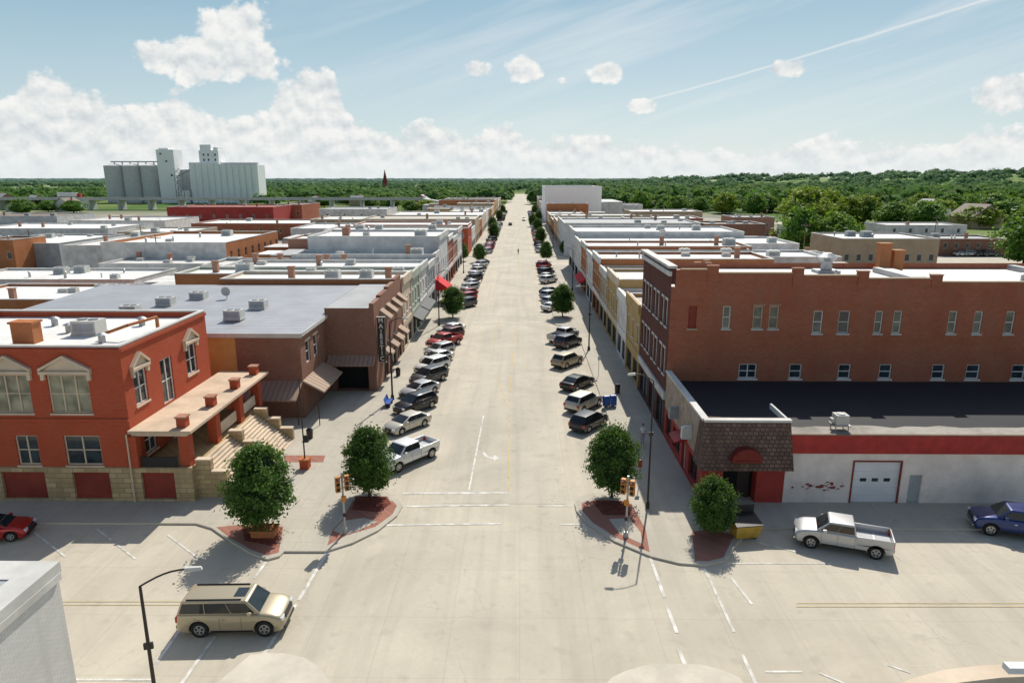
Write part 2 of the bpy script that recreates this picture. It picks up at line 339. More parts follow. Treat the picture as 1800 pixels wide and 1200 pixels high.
sheet('walk_patch',pxpoly([(586,932),(602,915),(640,910),(664,916),(630,932),(604,940)],.13),'walk',.1405)
sheet('walk_patch',pxpoly([(1070,912),(1106,910),(1126,935),(1130,956),(1090,938)],.13),'walk',.1405)
def stripe(p,q,w=.15,m='wline',z=.018,name='road_marking'):
    p=Vector(p);q=Vector(q);d=(q-p).normalized();n=Vector((-d.y,d.x))*w/2
    sheet(name,[tuple(p-n),tuple(q-n),tuple(q+n),tuple(p+n)],m,z)
def ps(a,b_,w=.15,m='wline'): stripe(G(*a),G(*b_),w,m)
ps((708,867),(893,866),.3); ps((714,890),(895,887),.2); ps((945,889),(1005,889),.15); ps((668,923),(880,920),.2); ps((985,921),(1030,922),.15)
ps((850,730),(824,863),.13); ps((893,864),(896,700),.09,'yline'); ps((896,690),(905,580),.10,'yline')
ps((890,715),(876,665),.08,'yline'); ps((868,625),(866,590),.08,'yline'); ps((866,590),(878,560),.08,'yline'); ps((911,480),(913,420),.1,'yline')
for yy in (552,566): ps((832,yy),(885,yy),.3); ps((930,yy),(975,yy),.3); ps((886,yy+1),(929,yy+1),.2)
ps((470,984),(447,1016),.18); ps((578,965),(525,1055),.2); ps((520,1062),(432,1200),.2)
ps((378,1118),(316,1205),.18); ps((322,1098),(268,1175),.18); ps((130,1194),(268,1194),.13)
ps((1143,980),(1168,1050),.2); ps((1172,1065),(1190,1112),.2); ps((1192,1140),(1220,1205),.2)
ps((1238,998),(1290,1110),.16); ps((1285,1015),(1322,1062),.16); ps((1305,1150),(1330,1205),.18)
ps((1290,990),(1460,990),.1); ps((1300,945),(1400,970),.13); ps((1560,962),(1585,985),.13); ps((1640,925),(1800,965),.13); ps((1345,1180),(1410,1180),.13); ps((1440,1182),(1495,1205),.13); ps((1560,1168),(1600,1182),.12)
for yy in (1057,1063): ps((105,yy),(325,yy),.05,'yline'); ps((1400,yy+3),(1900,yy+3),.05,'yline')
for a in ((60,935,115,978),(165,925,238,982),(295,940,350,982)): ps(a[:2],a[2:],.13)
b=MB(); pl_=[(847,794),(852,794),(856,800),(862,803),(868,803),(868,799),(882,804.5),(868,810),(868,806),(860,806),(851,802)]
b.face([(*G(*p),.018) for p in pl_][::-1]); struct(b.build('turn_arrow',M['wline']))
ANG=R(38)
for i in range(28):
    y=53+i*4.5
    if 103<y<121: continue
    stripe((CL+.1,y-2.9),(CL+.1+math.sin(ANG)*5.4,y-2.9+math.cos(ANG)*5.2),.08); stripe((CR-.1,y+4),(CR-.1-math.sin(ANG)*5.4,y+4-math.cos(ANG)*5.2),.08)
# ------------------------------------------------------------------ buildings
def fp(face,pl,u,z,o):
    return {'S':(u,pl-o,z),'N':(u,pl+o,z),'E':(pl+o,u,z),'W':(pl-o,u,z)}[face]
def obox(b,face,pl,u0,u1,z0,z1,o0,o1,m=0):
    q=lambda u,o,z:fp(face,pl,u,z,o)
    b.hull8([q(u0,o0,z0),q(u1,o0,z0),q(u1,o1,z0),q(u0,o1,z0)],[q(u0,o0,z1),q(u1,o0,z1),q(u1,o1,z1),q(u0,o1,z1)],m)
def wallface(b,face,pl,ua,ub,za,zb,holes,dep=.2,m=0):
    us=sorted({ua,ub,*[h[0] for h in holes],*[h[1] for h in holes]}); zs=sorted({za,zb,*[h[2] for h in holes],*[h[3] for h in holes]})
    us=[u for u in us if ua<=u<=ub]; zs=[z for z in zs if za<=z<=zb]
    for i in range(len(us)-1):
        for j in range(len(zs)-1):
            cu=(us[i]+us[i+1])/2; cz=(zs[j]+zs[j+1])/2
            if any(h[0]<cu<h[1] and h[2]<cz<h[3] for h in holes): continue
            b.face([fp(face,pl,u,z,0) for u,z in ((us[i],zs[j]),(us[i+1],zs[j]),(us[i+1],zs[j+1]),(us[i],zs[j+1]))],m)
    for h in holes:
        for (p,q) in (((h[0],h[2]),(h[1],h[2])),((h[1],h[2]),(h[1],h[3])),((h[1],h[3]),(h[0],h[3])),((h[0],h[3]),(h[0],h[2]))):
            b.face([fp(face,pl,*p,0),fp(face,pl,*q,0),fp(face,pl,*q,-dep),fp(face,pl,*p,-dep)],m)
def window(parent,face,pl,u0,u1,z0,z1,frame='white',pane='glass',rail=True,mull=0,sill=None,lintel=None,label=None,dep=.2,name='window',fw=.09):
    b=MB(); fw=min(fw,(u1-u0)*.18)
    a,c=-dep+.01,-dep+.09
    obox(b,face,pl,u0,u0+fw,z0,z1,a,c); obox(b,face,pl,u1-fw,u1,z0,z1,a,c)
    obox(b,face,pl,u0+fw,u1-fw,z0,z0+fw,a,c); obox(b,face,pl,u0+fw,u1-fw,z1-fw,z1,a,c)
    if rail: obox(b,face,pl,u0+fw,u1-fw,(z0+z1)/2-fw*.4,(z0+z1)/2+fw*.4,a,c-.02)
    for k in range(mull):
        u=u0+(u1-u0)*(k+1)/(mull+1); obox(b,face,pl,u-fw*.5,u+fw*.5,z0+fw,z1-fw,a,c+.01)
    w=b.build(name,M[frame],parent)
    if label: w['label']=label
    b=MB(); b.face([fp(face,pl,u,z,-dep+.03) for u,z in ((u0+fw*.5,z0+fw*.5),(u1-fw*.5,z0+fw*.5),(u1-fw*.5,z1-fw*.5),(u0+fw*.5,z1-fw*.5))])
    b.face([fp(face,pl,u,z,-dep) for u,z in ((u0,z0),(u1,z0),(u1,z1),(u0,z1))]); b.build('pane',M[pane],w)
    if sill: b=MB(); obox(b,face,pl,u0-.1,u1+.1,z0-.14,z0,-.02,.09); b.build('sill',M[sill],w)
    if lintel: b=MB(); obox(b,face,pl,u0-.12,u1+.12,z1,z1+.22,-.02,.05); b.build('lintel',M[lintel],w)
    return w
def shell(root,x0,x1,y0,y1,h,wall,roof,holes={},par=.6,coping='coping',z0=0,copw=.35,coph=.12,walls=None):
    w=MB(); ms=[M[wall]]
    wm={}
    for f in 'SNEW':
        k=(walls or {}).get(f)
        if k: ms.append(M[k]); wm[f]=len(ms)-1
        else: wm[f]=0
    for f,pl,ua,ub in (('S',y0,x0,x1),('N',y1,x0,x1),('E',x1,y0,y1),('W',x0,y0,y1)):
        wallface(w,f,pl,ua,ub,z0,h,holes.get(f,[]),m=wm[f])
    t=.3; zr=h-par
    for f,pl,ua,ub in (('N',y0+t,x0+t,x1-t),('S',y1-t,x0+t,x1-t),('W',x1-t,y0+t,y1-t),('E',x0+t,y0+t,y1-t)):
        w.face([fp(f,pl,ua,zr-.05,0),fp(f,pl,ub,zr-.05,0),fp(f,pl,ub,h,0),fp(f,pl,ua,h,0)])
    w.build('wall',ms,root)
    r=MB(); r.face([(x0+.1,y0+.1,zr),(x1-.1,y0+.1,zr),(x1-.1,y1-.1,zr),(x0+.1,y1-.1,zr)]); r.build('roof',M[roof],root)
    c=MB(); p=.05
    c.box(x0-p,x1+p,y0-p,y0+copw,h-.001,h+coph); c.box(x0-p,x1+p,y1-copw,y1+p,h-.001,h+coph)
    c.box(x0-p,x0+copw,y0+copw,y1-copw,h-.001,h+coph); c.box(x1-copw,x1+p,y0+copw,y1-copw,h-.001,h+coph)
    c.build('coping',M[coping],root)
def hvac(root,x,y,z,s=1.,name='rooftop_unit'):
    b=MB(); b.box(x-1*s,x+1*s,y-.8*s,y+.8*s,z,z+.18); b.box(x-.95*s,x+.95*s,y-.75*s,y+.75*s,z+.18,z+1.15*s)
    o=b.build(name,M['unit'],root)
    for q in (-.4,.45): b=MB(); b.cyl((x+q*s,y,z+1.15*s),(x+q*s,y,z+1.25*s),.35*s,n=14); b.build('fan_grille',M['galv'],o)
    b=MB(); b.box(x-.8*s,x+.8*s,y-.75*s-.02,y-.75*s,z+.35,z+.95*s); b.build('louvre',M['greywall'],o)
def vent(root,x,y,z,h=.8,r=.12):
    b=MB(); b.cyl((x,y,z),(x,y,z+h),r); b.cyl((x,y,z+h),(x,y,z+h+.15),r*1.7,r*.6); b.build('vent_pipe',M['galv'],root)
def rooftop(root,x0,x1,y0,y1,z,n,seed=0):
    r=random.Random(seed+int(x0*7+y0*3))
    for i in range(n):
        x=r.uniform(x0+2,x1-2); y=r.uniform(y0+2,y1-2)
        q=r.random()
        if q<.35: hvac(root,x,y,z,r.uniform(.6,1.2))
        elif q<.65: vent(root,x,y,z,r.uniform(.5,1.1),r.uniform(.1,.25))
        elif q<.85: b=MB(); b.box(x-.7,x+.7,y-.5,y+.5,z,z+.5); b.box(x-.6,x+.6,y-.4,y+.4,z+.5,z+.6); b.build('roof_hatch',M['coping'],root)
        else: b=MB(); b.box(x-.4,x+.4,y-.3,y+.3,z,z+1.6); b.box(x-.48,x+.48,y-.38,y+.38,z+1.6,z+1.75); b.build('chimney',M['brickpale'],root)
def bldg(name,label,cat,x0,x1,y0,y1,h,wall,roof='rooffar',wins=(),par=.6,units=2,coping='coping',group=None,walls=None,seed=0,rear=0):
    root=thing(name,label,cat,((x0+x1)/2,(y0+y1)/2,0),group=group)
    holes={}
    for wn in wins: holes.setdefault(wn[0],[]).append(wn[1:5])
    shell(root,x0,x1,y0,y1,h,wall,roof,holes,par,coping,walls=walls)
    pl={'S':y0,'N':y1,'E':x1,'W':x0}
    for wn in wins: window(root,wn[0],pl[wn[0]],*wn[1:5],**(wn[5] if len(wn)>5 else {}))
    rooftop(root,x0,x1,y0,y1,h-par,units,seed)
    if rear:
        rr=random.Random(seed+int(y0*13)); L=rr.uniform(5,13); hh=h-rr.uniform(2.0,4.6); s=rr.uniform(0,.35)*(y1-y0); n_=rr.uniform(0,.2)*(y1-y0)
        xa,xb=(x0-L,x0-.01) if rear<0 else (x1+.01,x1+L)
        b=MB(); b.box(xa,xb,y0+s,y1-n_,0,hh); w=b.build('rear_wing',M[rr.choice(['brickpale','brickorange','lightgrey','whitewall','bricktan'])],root)
        b=MB(); b.box(xa-.1,xb,y0+s-.1,y1-n_+.1,hh+.001,hh+.16); b.build('rear_roof',M[rr.choice(['rooftan','rooffar','roofgrey','roofwhite','roofwhite'])],w)
    return root
def prismx(b,face,pl,prof,u0,u1,m=0):
    n=len(prof)
    b.face([fp(face,pl,u0,z,o) for o,z in prof],m); b.face([fp(face,pl,u1,z,o) for o,z in prof][::-1],m)
    for i in range(n):
        a=prof[i];c=prof[(i+1)%n]; b.face([fp(face,pl,u0,a[1],a[0]),fp(face,pl,u1,a[1],a[0]),fp(face,pl,u1,c[1],c[0]),fp(face,pl,u0,c[1],c[0])],m)
def pediment(root,face,pl,u0,u1,z0,z1,m='cream',d=.28):
    b=MB(); um=(u0+u1)/2
    obox(b,face,pl,u0,u1,z0,z0+.2,0,d)
    q=[(u0+.1,z0+.202),(u1-.1,z0+.202),(um,z1-.15)]
    b.face([fp(face,pl,u,z,.06) for u,z in q])
    for (a,c) in (((u0,z0+.2),(um,z1)),((u1,z0+.2),(um,z1))):
        P=[(a[0],a[1]),(c[0],c[1]-.2),(c[0],c[1]),(a[0],a[1]+.2)]
        b.hull8([fp(face,pl,u,z,0) for u,z in P],[fp(face,pl,u,z,d) for u,z in P])
    for u in (u0+.05,u1-.3): obox(b,face,pl,u,u+.25,z0-.45,z0-.001,0,d*.7)
    b.build('pediment',M[m],root)
# ---- red corner building with porch (left)
x0,x1,y0,y1,h=-46,-27.7,45.4,58.5,11.6
rb=thing('corner_brick_building','red painted brick building with limestone base, columned porch and stone steps at the left corner','building',((x0+x1)/2,(y0+y1)/2,0))
up=[(-33.1,-30.2),(-37.0,-34.4),(-42,-39)]
SW=[(a,c,6.8,9.6) for a,c in up]+[(-32.6,-30.0,2.85,5.1),(-36.1,-34.5,2.85,5.1),(-42,-39,2.85,5.1)]
Eh=[(46.6,48.3,6.9,9.4),(50.3,52.1,5.75,9.3),(54.4,56.2,6.9,9.4),(47,48.6,3,5),(51,53,2.8,5),(55,56.5,3,5)]
shell(rb,x0,x1,y0,y1,h,'brickred','roofwhite',{'S':SW,'E':Eh},.5,'coping',z0=2.7)
M['curtain']=glass('curtained_glass',(.16,.155,.11),.2,.4)
for i,s in enumerate(SW): window(rb,'S',y0,*s,frame='cream',pane='curtain' if i<3 else 'glass',mull=2 if i<3 else 1,sill='cream')
for i,s in enumerate(Eh): window(rb,'E',x1,*s,frame='white',mull=1,sill='cream' if i!=1 else None,name='window' if i not in(1,4) else 'balcony_door')
for a,c in up: pediment(rb,'S',y0,a-.35,c+.35,9.7,11.05)
for s in (Eh[0],Eh[2]): pediment(rb,'E',x1,s[0]-.3,s[1]+.3,9.55,10.8)
for f,pl,ua,ub,za,zb in (('S',y0,x0,x1+.1,11.25,11.5),('E',x1,y0,y1,11.25,11.5),('S',y0,x0,x1,6.2,6.4)): b=MB(); obox(b,f,pl,ua,ub,za,zb,0,.12); b.build('string_course',M['brickred'],rb)
b=MB(); wallface(b,'S',y0-.12,x0,-23.6,0,2.7,[(-42.5,-38.9,.25,2.35),(-37.5,-34.3,.25,2.35),(-32.3,-29.6,.25,2.35),(-27.3,-24.9,.25,2.35)],.25)
b.box(x0,-23.6,y0-.119,y0+.3,2.7,2.72); b.box(-27.7,-23.6,y0+.3,y1,0,2.6); b.face([(-23.598,y0-.12,0),(-23.598,y0+.3,0),(-23.598,y0+.3,2.7),(-23.598,y0-.12,2.7)]); b.build('limestone_base',M['limestone'],rb)
for a,c in ((-42.5,-38.9),(-37.5,-34.3),(-32.3,-29.6),(-27.3,-24.9)):
    b=MB(); b.face([(a,y0+.1,.25),(c,y0+.1,.25),(c,y0+.1,2.35),(a,y0+.1,2.35)]); b.build('basement_shutter',M['redpanel'],rb)
for y in (45.6,50.2,54.8,59.0):
    b=MB(); b.box(-24.5,-23.78,y,y+.75,2.6,5.1); b.build('porch_pier',M['brickred'],rb)
    b=MB(); b.box(-24.5,-23.85,y+.05,y+.7,5.66,6.35); o=b.build('roof_pier',M['brickred'],rb)
    b=MB(); b.box(-24.57,-23.78,y-.02,y+.77,6.35,6.46); b.build('pier_cap',M['brickpale'],o)
b=MB(); b.box(-27.68,-23.7,y0-.02,59.95,5.1,5.42); b.build('porch_beam',M['cream'],rb)
b=MB(); b.box(-27.69,-23.2,y0-.4,60.3,5.42,5.62); b.build('porch_roof',M['porch'],rb)
b=MB(); b.box(-28.0,-27.3,y0-.2,y0+.4,2.73,5.1); b.build('porch_pier',M['brickred'],rb)
for ya,yb in ((51.2,54.7),(55.8,58.9)): b=MB(); b.box(-24.2,-24.1,ya,yb,2.9,3.8); b.build('porch_railing',M['cream'],rb)
b=MB(); b.box(-27.2,-24.6,y0-.02,y0+.06,2.75,3.5); b.build('porch_railing',M['black'],rb)
b=MB(); b.tube([(-27.9,45.15,0),(-27.9,45.15,5.3)],.06); b.build('downpipe',M['cream'],rb)
def flight(ya,yb):
    b=MB(); n=14
    for i in range(n): b.box(-23.6+i*.24,-23.6+(i+1)*.24-.001,ya,yb,.1,2.6*(n-i)/n)
    b.build('stone_steps',M['cream'],rb)
for y in (46.4,52.2,57.6):
    for k in range(3):
        b=MB(); b.box(-23.6+k*1.1,-22.5+k*1.1-.001,y-.45,y,.1,3.0-k*.9); o=b.build('step_wall',M['limestone'],rb)
        b=MB(); b.box(-23.6+k*1.1,-22.45+k*1.1-.06,y-.5,y+.05,3.0-k*.9,3.1-k*.9); b.build('wall_cap',M['cream'],o)
flight(46.41,51.74); flight(52.21,57.14)
zr=h-.5
for (px,py,kind) in ((50,590,'c'),(158,575,'h'),(180,590,'v'),(97,560,'v'),(122,572,'v'),(250,560,'v')):
    X,Y=G(px,py+12,zr)
    if kind=='c':
        b=MB(); b.box(X-.8,X+.8,Y-.5,Y+.5,zr,zr+1.5); b.box(X-.9,X+.9,Y-.6,Y+.6,zr+1.5,zr+1.65); b.build('chimney',M['brickorange'],rb)
    elif kind=='h': hvac(rb,X,Y,zr,1.0)
    else: vent(rb,X,Y,zr,.6,.25)
b=MB(); b.tube([(-31.5,49.5,zr+.4),(-29.5,49.8,zr+1.1),(-28.7,52.5,zr+1.2)],.12); b.box(-31.6,-31.4,49.4,49.6,zr,zr+.4); b.box(-28.8,-28.6,52.4,52.6,zr,zr+1.2); b.build('roof_duct',M['brickorange'],rb)
# ---- theatre complex
tb=thing('theatre_building','brown brick theatre with vertical blade sign, slanted striped fins and grey metal roof','theatre',(-30,75,0))
Ew=[(64.6,66.0,5.2,7.4),(67.2,68.6,5.2,7.4)]
w=MB()
wallface(w,'S',63,-27.2,-21,0,8.5,[(-26.4,-25.2,0.1,2.4)],.2); wallface(w,'E',-21,63,71.7,0,8.5,Ew,.2)
wallface(w,'S',71.7,-21,FL,0,9.4,[(-20.2,-16.6,.2,3.2)],1.2); wallface(w,'E',FL,71.7,88.8,0,9.4,[(76,78.5,.15,2.8),(80,83.5,.15,2.8),(84.5,87.5,.15,2.8)],.2)
for i,(ya,yb) in enumerate(((71.7,75.5),(75.5,80),(80,84.5),(84.5,88.8))): w.box(FL-.5,FL,ya,yb-.002,9.4,9.9+.25*i)
w.face([(-21,71.7,8.4),(-21,88.8,8.4),(-21,88.8,9.4),(-21,71.7,9.4)]); w.face([(-21,88.8,0),(FL,88.8,0),(FL,88.8,9.4),(-21,88.8,9.4)])
w.build('wall',M['brickbrown'],tb)
b=MB(); b.face([(-21,71.7,9.38),(FL,71.7,9.38),(FL,88.8,9.38),(-21,88.8,9.38)]); b.build('front_roof',M['roofgrey'],tb)
b=MB(); b.box(-20.6,FL-.3,72.6,72.9,.1,3.2); b.build('entrance_doors',M['dark'],tb)
for s in Ew: window(tb,'E',-21,*s,frame='white',lintel='cream')
for s in ((76,78.5,.15,2.8),(80,83.5,.15,2.8),(84.5,87.5,.15,2.8)): window(tb,'E',FL,*s,frame='bronze',rail=False,mull=1,name='shop_window')
b=MB(); b.face([(-26.4,63.2,.1),(-25.2,63.2,.1),(-25.2,63.2,2.4),(-26.4,63.2,2.4)]); b.build('side_door',M['brickdark'],tb)
w=MB(); w.box(-42,-27.202,63.02,63.3,0,8.2); w.build('ochre_wall',M['yellow'],tb)
b=MB(); z0=8.55
b.hull8([(-55,62.85,z0-.2),(-20.8,62.85,z0-.2),(-20.8,88.7,z0-.2),(-55,88.7,z0-.2)],[(-55,62.85,z0+.0),(-20.8,62.85,z0+.0),(-20.8,88.7,z0+.7),(-55,88.7,z0+.7)]); b.build('roof',M['metalroof'],tb)
b=MB(); b.box(-55,-20.75,62.78,62.848,8.2,8.62); b.build('fascia',M['coping'],tb)
b=MB(); b.box(-20.798,-20.7,62.85,71.69,8.3,8.66); b.build('fascia',M['coping'],tb)
b=MB(); b.box(-55,-42,63.2,88.6,0,8.3); b.build('rear_wing_wall',M['greywall'],tb)
for px,py in ((412,548),(455,530),(292,525),(230,540),(350,515),(120,560)):
    X,Y=G(px,py+10,9); hvac(tb,X,Y,8.8,.9)
X,Y=G(399,522,9.2); b=MB(); 
for k in range(12):
    a=2*PI*k/12;a2=2*PI*(k+1)/12
    for (r,zz,rr,z2) in ((0,0,.3,.08),(.3,.08,.55,.25)):
        P=lambda r_,z_,t_:(X+r_*math.cos(t_),Y-z_*1.0,9.9+r_*math.sin(t_))
        b.face([P(r,zz,a),P(rr,z2,a),P(rr,z2,a2),P(r,zz,a2)])
b.cyl((X,Y,8.8),(X,Y,9.9),.06); b.build('satellite_dish',M['coping'],tb)
b=MB(); prismx(b,'S',63,[(0,3.9),(2.3,2.7),(2.3,2.55),(0,3.7)],-26.6,-21.0); b.build('awning',M['awningx'],tb)
b=MB(); prismx(b,'E',-21,[(0,3.9),(2.0,2.8),(2.0,2.65),(0,3.7)],63,70.0); b.build('awning',M['awning'],tb)
for x in (-21,-19): b=MB(); b.tube([(x,61.0,0.1),(x,61.0,2.7)],.05); b.build('awning_post',M['bronze'],tb)
b=MB(); prismx(b,'S',71.7,[(0,4.2),(1.2,3.4),(1.2,3.25),(0,3.6)],-20.9,FL-.1); b.build('marquee',M['awningx'],tb)
for y in (74.8,78.4,82.0,85.6):
    b=MB(); prismx(b,'E',FL,[(0.01,8.6),(1.2,7.7),(1.2,7.5),(0.01,7.9)],y,y+1.7); b.build('striped_fin',M['awning'],tb)
    b=MB(); prismx(b,'E',FL,[(0.01,4.3),(1.2,3.5),(1.2,3.3),(0.01,3.6)],y,y+1.9); b.build('striped_fin',M['awning'],tb)
b=MB(); b.box(FL+.1,FL+.92,72.6,72.9,3.2,8.2); sg=b.build('blade_sign',M['bronze'],tb)
for za,zb in ((3.14,3.2),(8.2,8.26)): b=MB(); b.box(FL+.04,FL+.98,72.62,72.88,za,zb); b.build('sign_edge',M['coping'],sg)
def text(s,loc,size,m,rot,parent,name='lettering',ext=.01):
    cu=bpy.data.curves.new(name,'FONT'); cu.body=s; cu.size=size; cu.align_x='CENTER'; cu.align_y='CENTER'; cu.extrude=ext; cu.offset=.012
    o=bpy.data.objects.new(name,cu); C.objects.link(o)
    dg=bpy.context.evaluated_depsgraph_get(); me=bpy.data.meshes.new_from_object(o.evaluated_get(dg)); bpy.data.objects.remove(o)
    o=bpy.data.objects.new(name,me); C.objects.link(o); me.materials.clear(); me.materials.append(M[m])
    o.rotation_euler=rot; o.parent=parent; o.location=Vector(loc)-wloc(parent)
    return o
for i,ch in enumerate('MAJESTIC'):
    text(ch,(FL+.51,72.585,7.85-i*.61),.66,'white',(PI/2,0,0),sg)
# ---- generic street fronts
def SF(side,y0,y1,h,wall,label,roof='rooffar',trim='coping',depth=34,upper=3,shop=2,cornice=None,awn=None,walls=None,units=5,group=None,wframe='white',zs=(5.0,7.0),par=.35):
    if side=='L': xa,xb,face,pl=FL-depth,FL,'E',FL
    else: xa,xb,face,pl=FR,FR+depth,'W',FR
    wins=[]; L=y1-y0
    if upper:
        for i in range(upper):
            c=y0+L*(i+.5)/upper; wins.append((face,c-.5,c+.5,zs[0],min(zs[1],h-1.2),dict(frame=wframe,sill=trim,lintel=trim)))
    for i in range(shop):
        a=y0+L*i/shop+.5; c=y0+L*(i+1)/shop-.5; wins.append((face,a,c,.45,2.9,dict(frame='bronze',rail=False,mull=max(1,int((c-a)/1.8)),name='shop_window')))
    r=bldg('shop_building',label,'building',xa,xb,y0,y1,h,wall,roof,wins,par=par,units=units,coping=trim,walls=walls,group=group,rear=-1 if side=='L' else 1)
    b=MB(); obox(b,face,pl,y0+.05,y1-.05,h-.75,h+.3,.0,.3); obox(b,face,pl,y0+.05,y1-.05,h-1.0,h-.752,.0,.15); b.build('cornice',M[cornice or trim],r)
    b=MB(); obox(b,face,pl,y0+.1,y1-.1,3.3,4.1,.0,.1); b.build('sign_band',M[cornice or trim],r)
    if awn:
        b=MB(); prismx(b,face,pl,[(0.01,3.5),(1.5,2.75),(1.5,2.5),(0.01,3.2)],y0+.3,y1-.3); b.build('awning',M[awn],r)
    for y in (y0,y1-.45):
        b=MB(); obox(b,face,pl,y,y+.44,0.1,h-1.05,0,.09); b.build('pilaster',M[wall],r)
    return r
SF('L',89.2,97,9.9,'cream','cream fronted shop with orange brick side wall beside the theatre',cornice='cream',upper=3,walls={'S':'brickorange','W':'whitewall'},depth=24,roof='roofwhite')
SF('L',97.02,105,9.5,'greenwall','sage green fronted two storey shop on the left side',roof='roofwhite',cornice='greenwall',walls={'S':'brickorange'},awn='black',depth=34)
SF('L',105.02,114,9.5,'whitewall','white fronted two storey shop with dark awning on the left side',awn='black',roof='roofwhite',depth=31)
SF('L',114.02,124,8.6,'greywall','grey two storey shop front right before the red awning',upper=4,depth=38,walls={'S':'whitewall'},roof='rooffar')
r=SF('L',124.02,131,9.3,'lightgrey','pale shop with bright red canvas awning on the left side',upper=3,depth=26,roof='roofwhite')
b=MB(); prismx(b,'E',FL,[(0.01,4.9),(2.6,3.0),(2.6,2.7),(0.01,2.7)],124.6,130); b.build('red_awning',M['redcloth'],r)
SF('L',131.02,148,12.0,'lightgrey','tall pale grey block with a long plain parapet on the left side',walls={'S':'lightgrey'},upper=5,depth=25,roof='roofwhite',shop=3)
SF('L',148.02,158,10.4,'brickbig','red brick two storey shop on the left beyond the grey block',cornice='white',upper=4,depth=30,walls={'S':'brickpale'},roof='rooftan')
SF('L',158.02,170,9.2,'brickpale','faded brick shop near the far corner of the left block',upper=4,depth=38,roof='roofwhite')
SF('L',170.02,183.5,10.3,'whitewall','white shop at the far corner of the left block',upper=4,depth=33)
SF('R',72.75,82,9.3,'brickyellow','buff brick two storey shop next to the tall dark brick building',walls={'S':'brickyellow'},cornice='brickyellow',upper=3,shop=2,roof='rooftan')
SF('R',82.02,90,8.6,'whitewall','white fronted shop with a blank panel, second from the dark brick building',cornice='white',upper=0,depth=26,roof='roofwhite')
SF('R',90.02,101,9.8,'brickyellow','buff brick shop with stone cornice, third from the dark brick building',cornice='cream',upper=4,roof='rooffar',depth=30)
SF('R',101.02,111,9.0,'bricktan','tan brick shop opposite the middle crosswalk',upper=3,depth=38,roof='roofwhite')
SF('R',111.02,122,10.1,'brickorange','orange brick shop just past the middle crosswalk on the right',cornice='white',upper=4,depth=28,roof='rooffar')
SF('R',122.02,134,9.2,'whitewall','white two storey shop on the right past the orange brick one',roof='roofwhite',upper=4,depth=42)
SF('R',134.02,146,9.9,'brickorange','faded orange brick two storey shop in the far half of the right block',upper=4,awn='redcloth',depth=32,roof='rooffar')
SF('R',146.02,164,9.3,'whitewall','long white shop in the far half of the right block',roof='roofwhite',upper=5,depth=46)
SF('R',164.02,183.5,10.4,'lightgrey','pale grey shop at the far corner of the right block',roof='roofwhite',upper=5,depth=40)
cols=['brickpale','bricktan','whitewall','brickorange','brickbig','lightgrey','brickyellow','cream','whitewall']
cn={'brickpale':'faded brick','whitewall':'white','bricktan':'tan brick','brickorange':'orange brick','brickbig':'red brick','lightgrey':'pale grey','brickyellow':'buff brick','cream':'cream'}
r=bldg('shop_building','red brick corner block with white banded cornice facing the second intersection','building',-50,FL,206,222,9.2,'brickred','roofwhite',
  [('S',x,x+1.1,5.2,7,dict(frame='white')) for x in range(-46,-17,4)]+[('E',y,y+1.1,5.2,7,dict(frame='white')) for y in (208,211,214,218)]+[('S',x,x+2.4,.6,2.8,dict(frame='bronze',name='shop_window')) for x in range(-28,-17,4)],par=.35,units=4)
b=MB(); obox(b,'S',206,-50,FL,8.2,8.7,0,.2); b.build('cornice',M['white'],r)
b=MB(); obox(b,'E',FL,206.01,222,8.2,8.7,0,.2); b.build('cornice',M['white'],r)
ordn=['first','second','third','fourth','fifth','sixth','seventh','eighth','ninth','tenth','eleventh','twelfth']
def far_row(side,ys,blk,seed,hs):
    rr=random.Random(seed); y=ys[0]; i=0
    while y<ys[1]-6:
        L=rr.uniform(12,34); L=min(L,ys[1]-y); c=rr.choice(cols); hh=rr.uniform(*hs); dep=rr.uniform(16,42)
        xa,xb=(FL-dep,FL) if side=='L' else (FR,FR+dep); f='E' if side=='L' else 'W'
        n=4; wins=[(f,y+L*(k+.3)/n,y+L*(k+.3)/n+1.1,4.2,5.8,dict(frame='white',rail=False)) for k in range(n)]+[(f,y+L*(k+.1)/3,y+L*(k+.85)/3,.5,2.8,dict(frame='bronze',rail=False,name='shop_window')) for k in range(3)]
        bldg('shop_building',f"{cn[c]} shop building, {ordn[i]} along the {'left' if side=='L' else 'right'} side of the {blk} block",'building',xa,xb,y,y+L-.02,hh,c,rr.choice(['rooffar','roofwhite','roofwhite','rooftan','roofgrey']),wins,units=4,seed=seed,par=.3,rear=-1 if side=='L' else 1)
        y+=L;i+=1
far_row('L',(222.1,350),'second',3,(6.3,10.6)); far_row('R',(206,350),'second',5,(6.3,10.6))
far_row('L',(370,468),'third',8,(6.2,10.5))
far_row('L',(486,560),'fourth',11,(6.2,9)); far_row('R',(440,560),'fourth',12,(6.2,9))
X0,_=AY(955,330,400); X1,_=AY(1048,330,400); _,Z=AY(1000,327,400)
r=bldg('white_hall','huge windowless white hall rising above the right side of the street','building',FR,X1,372,425,Z,'silowhite','roofwhite',units=2)
b=MB(); b.box(X1+.05,X1+12,375,420,0,Z-8); b.build('side_wing',M['lightgrey'],r)
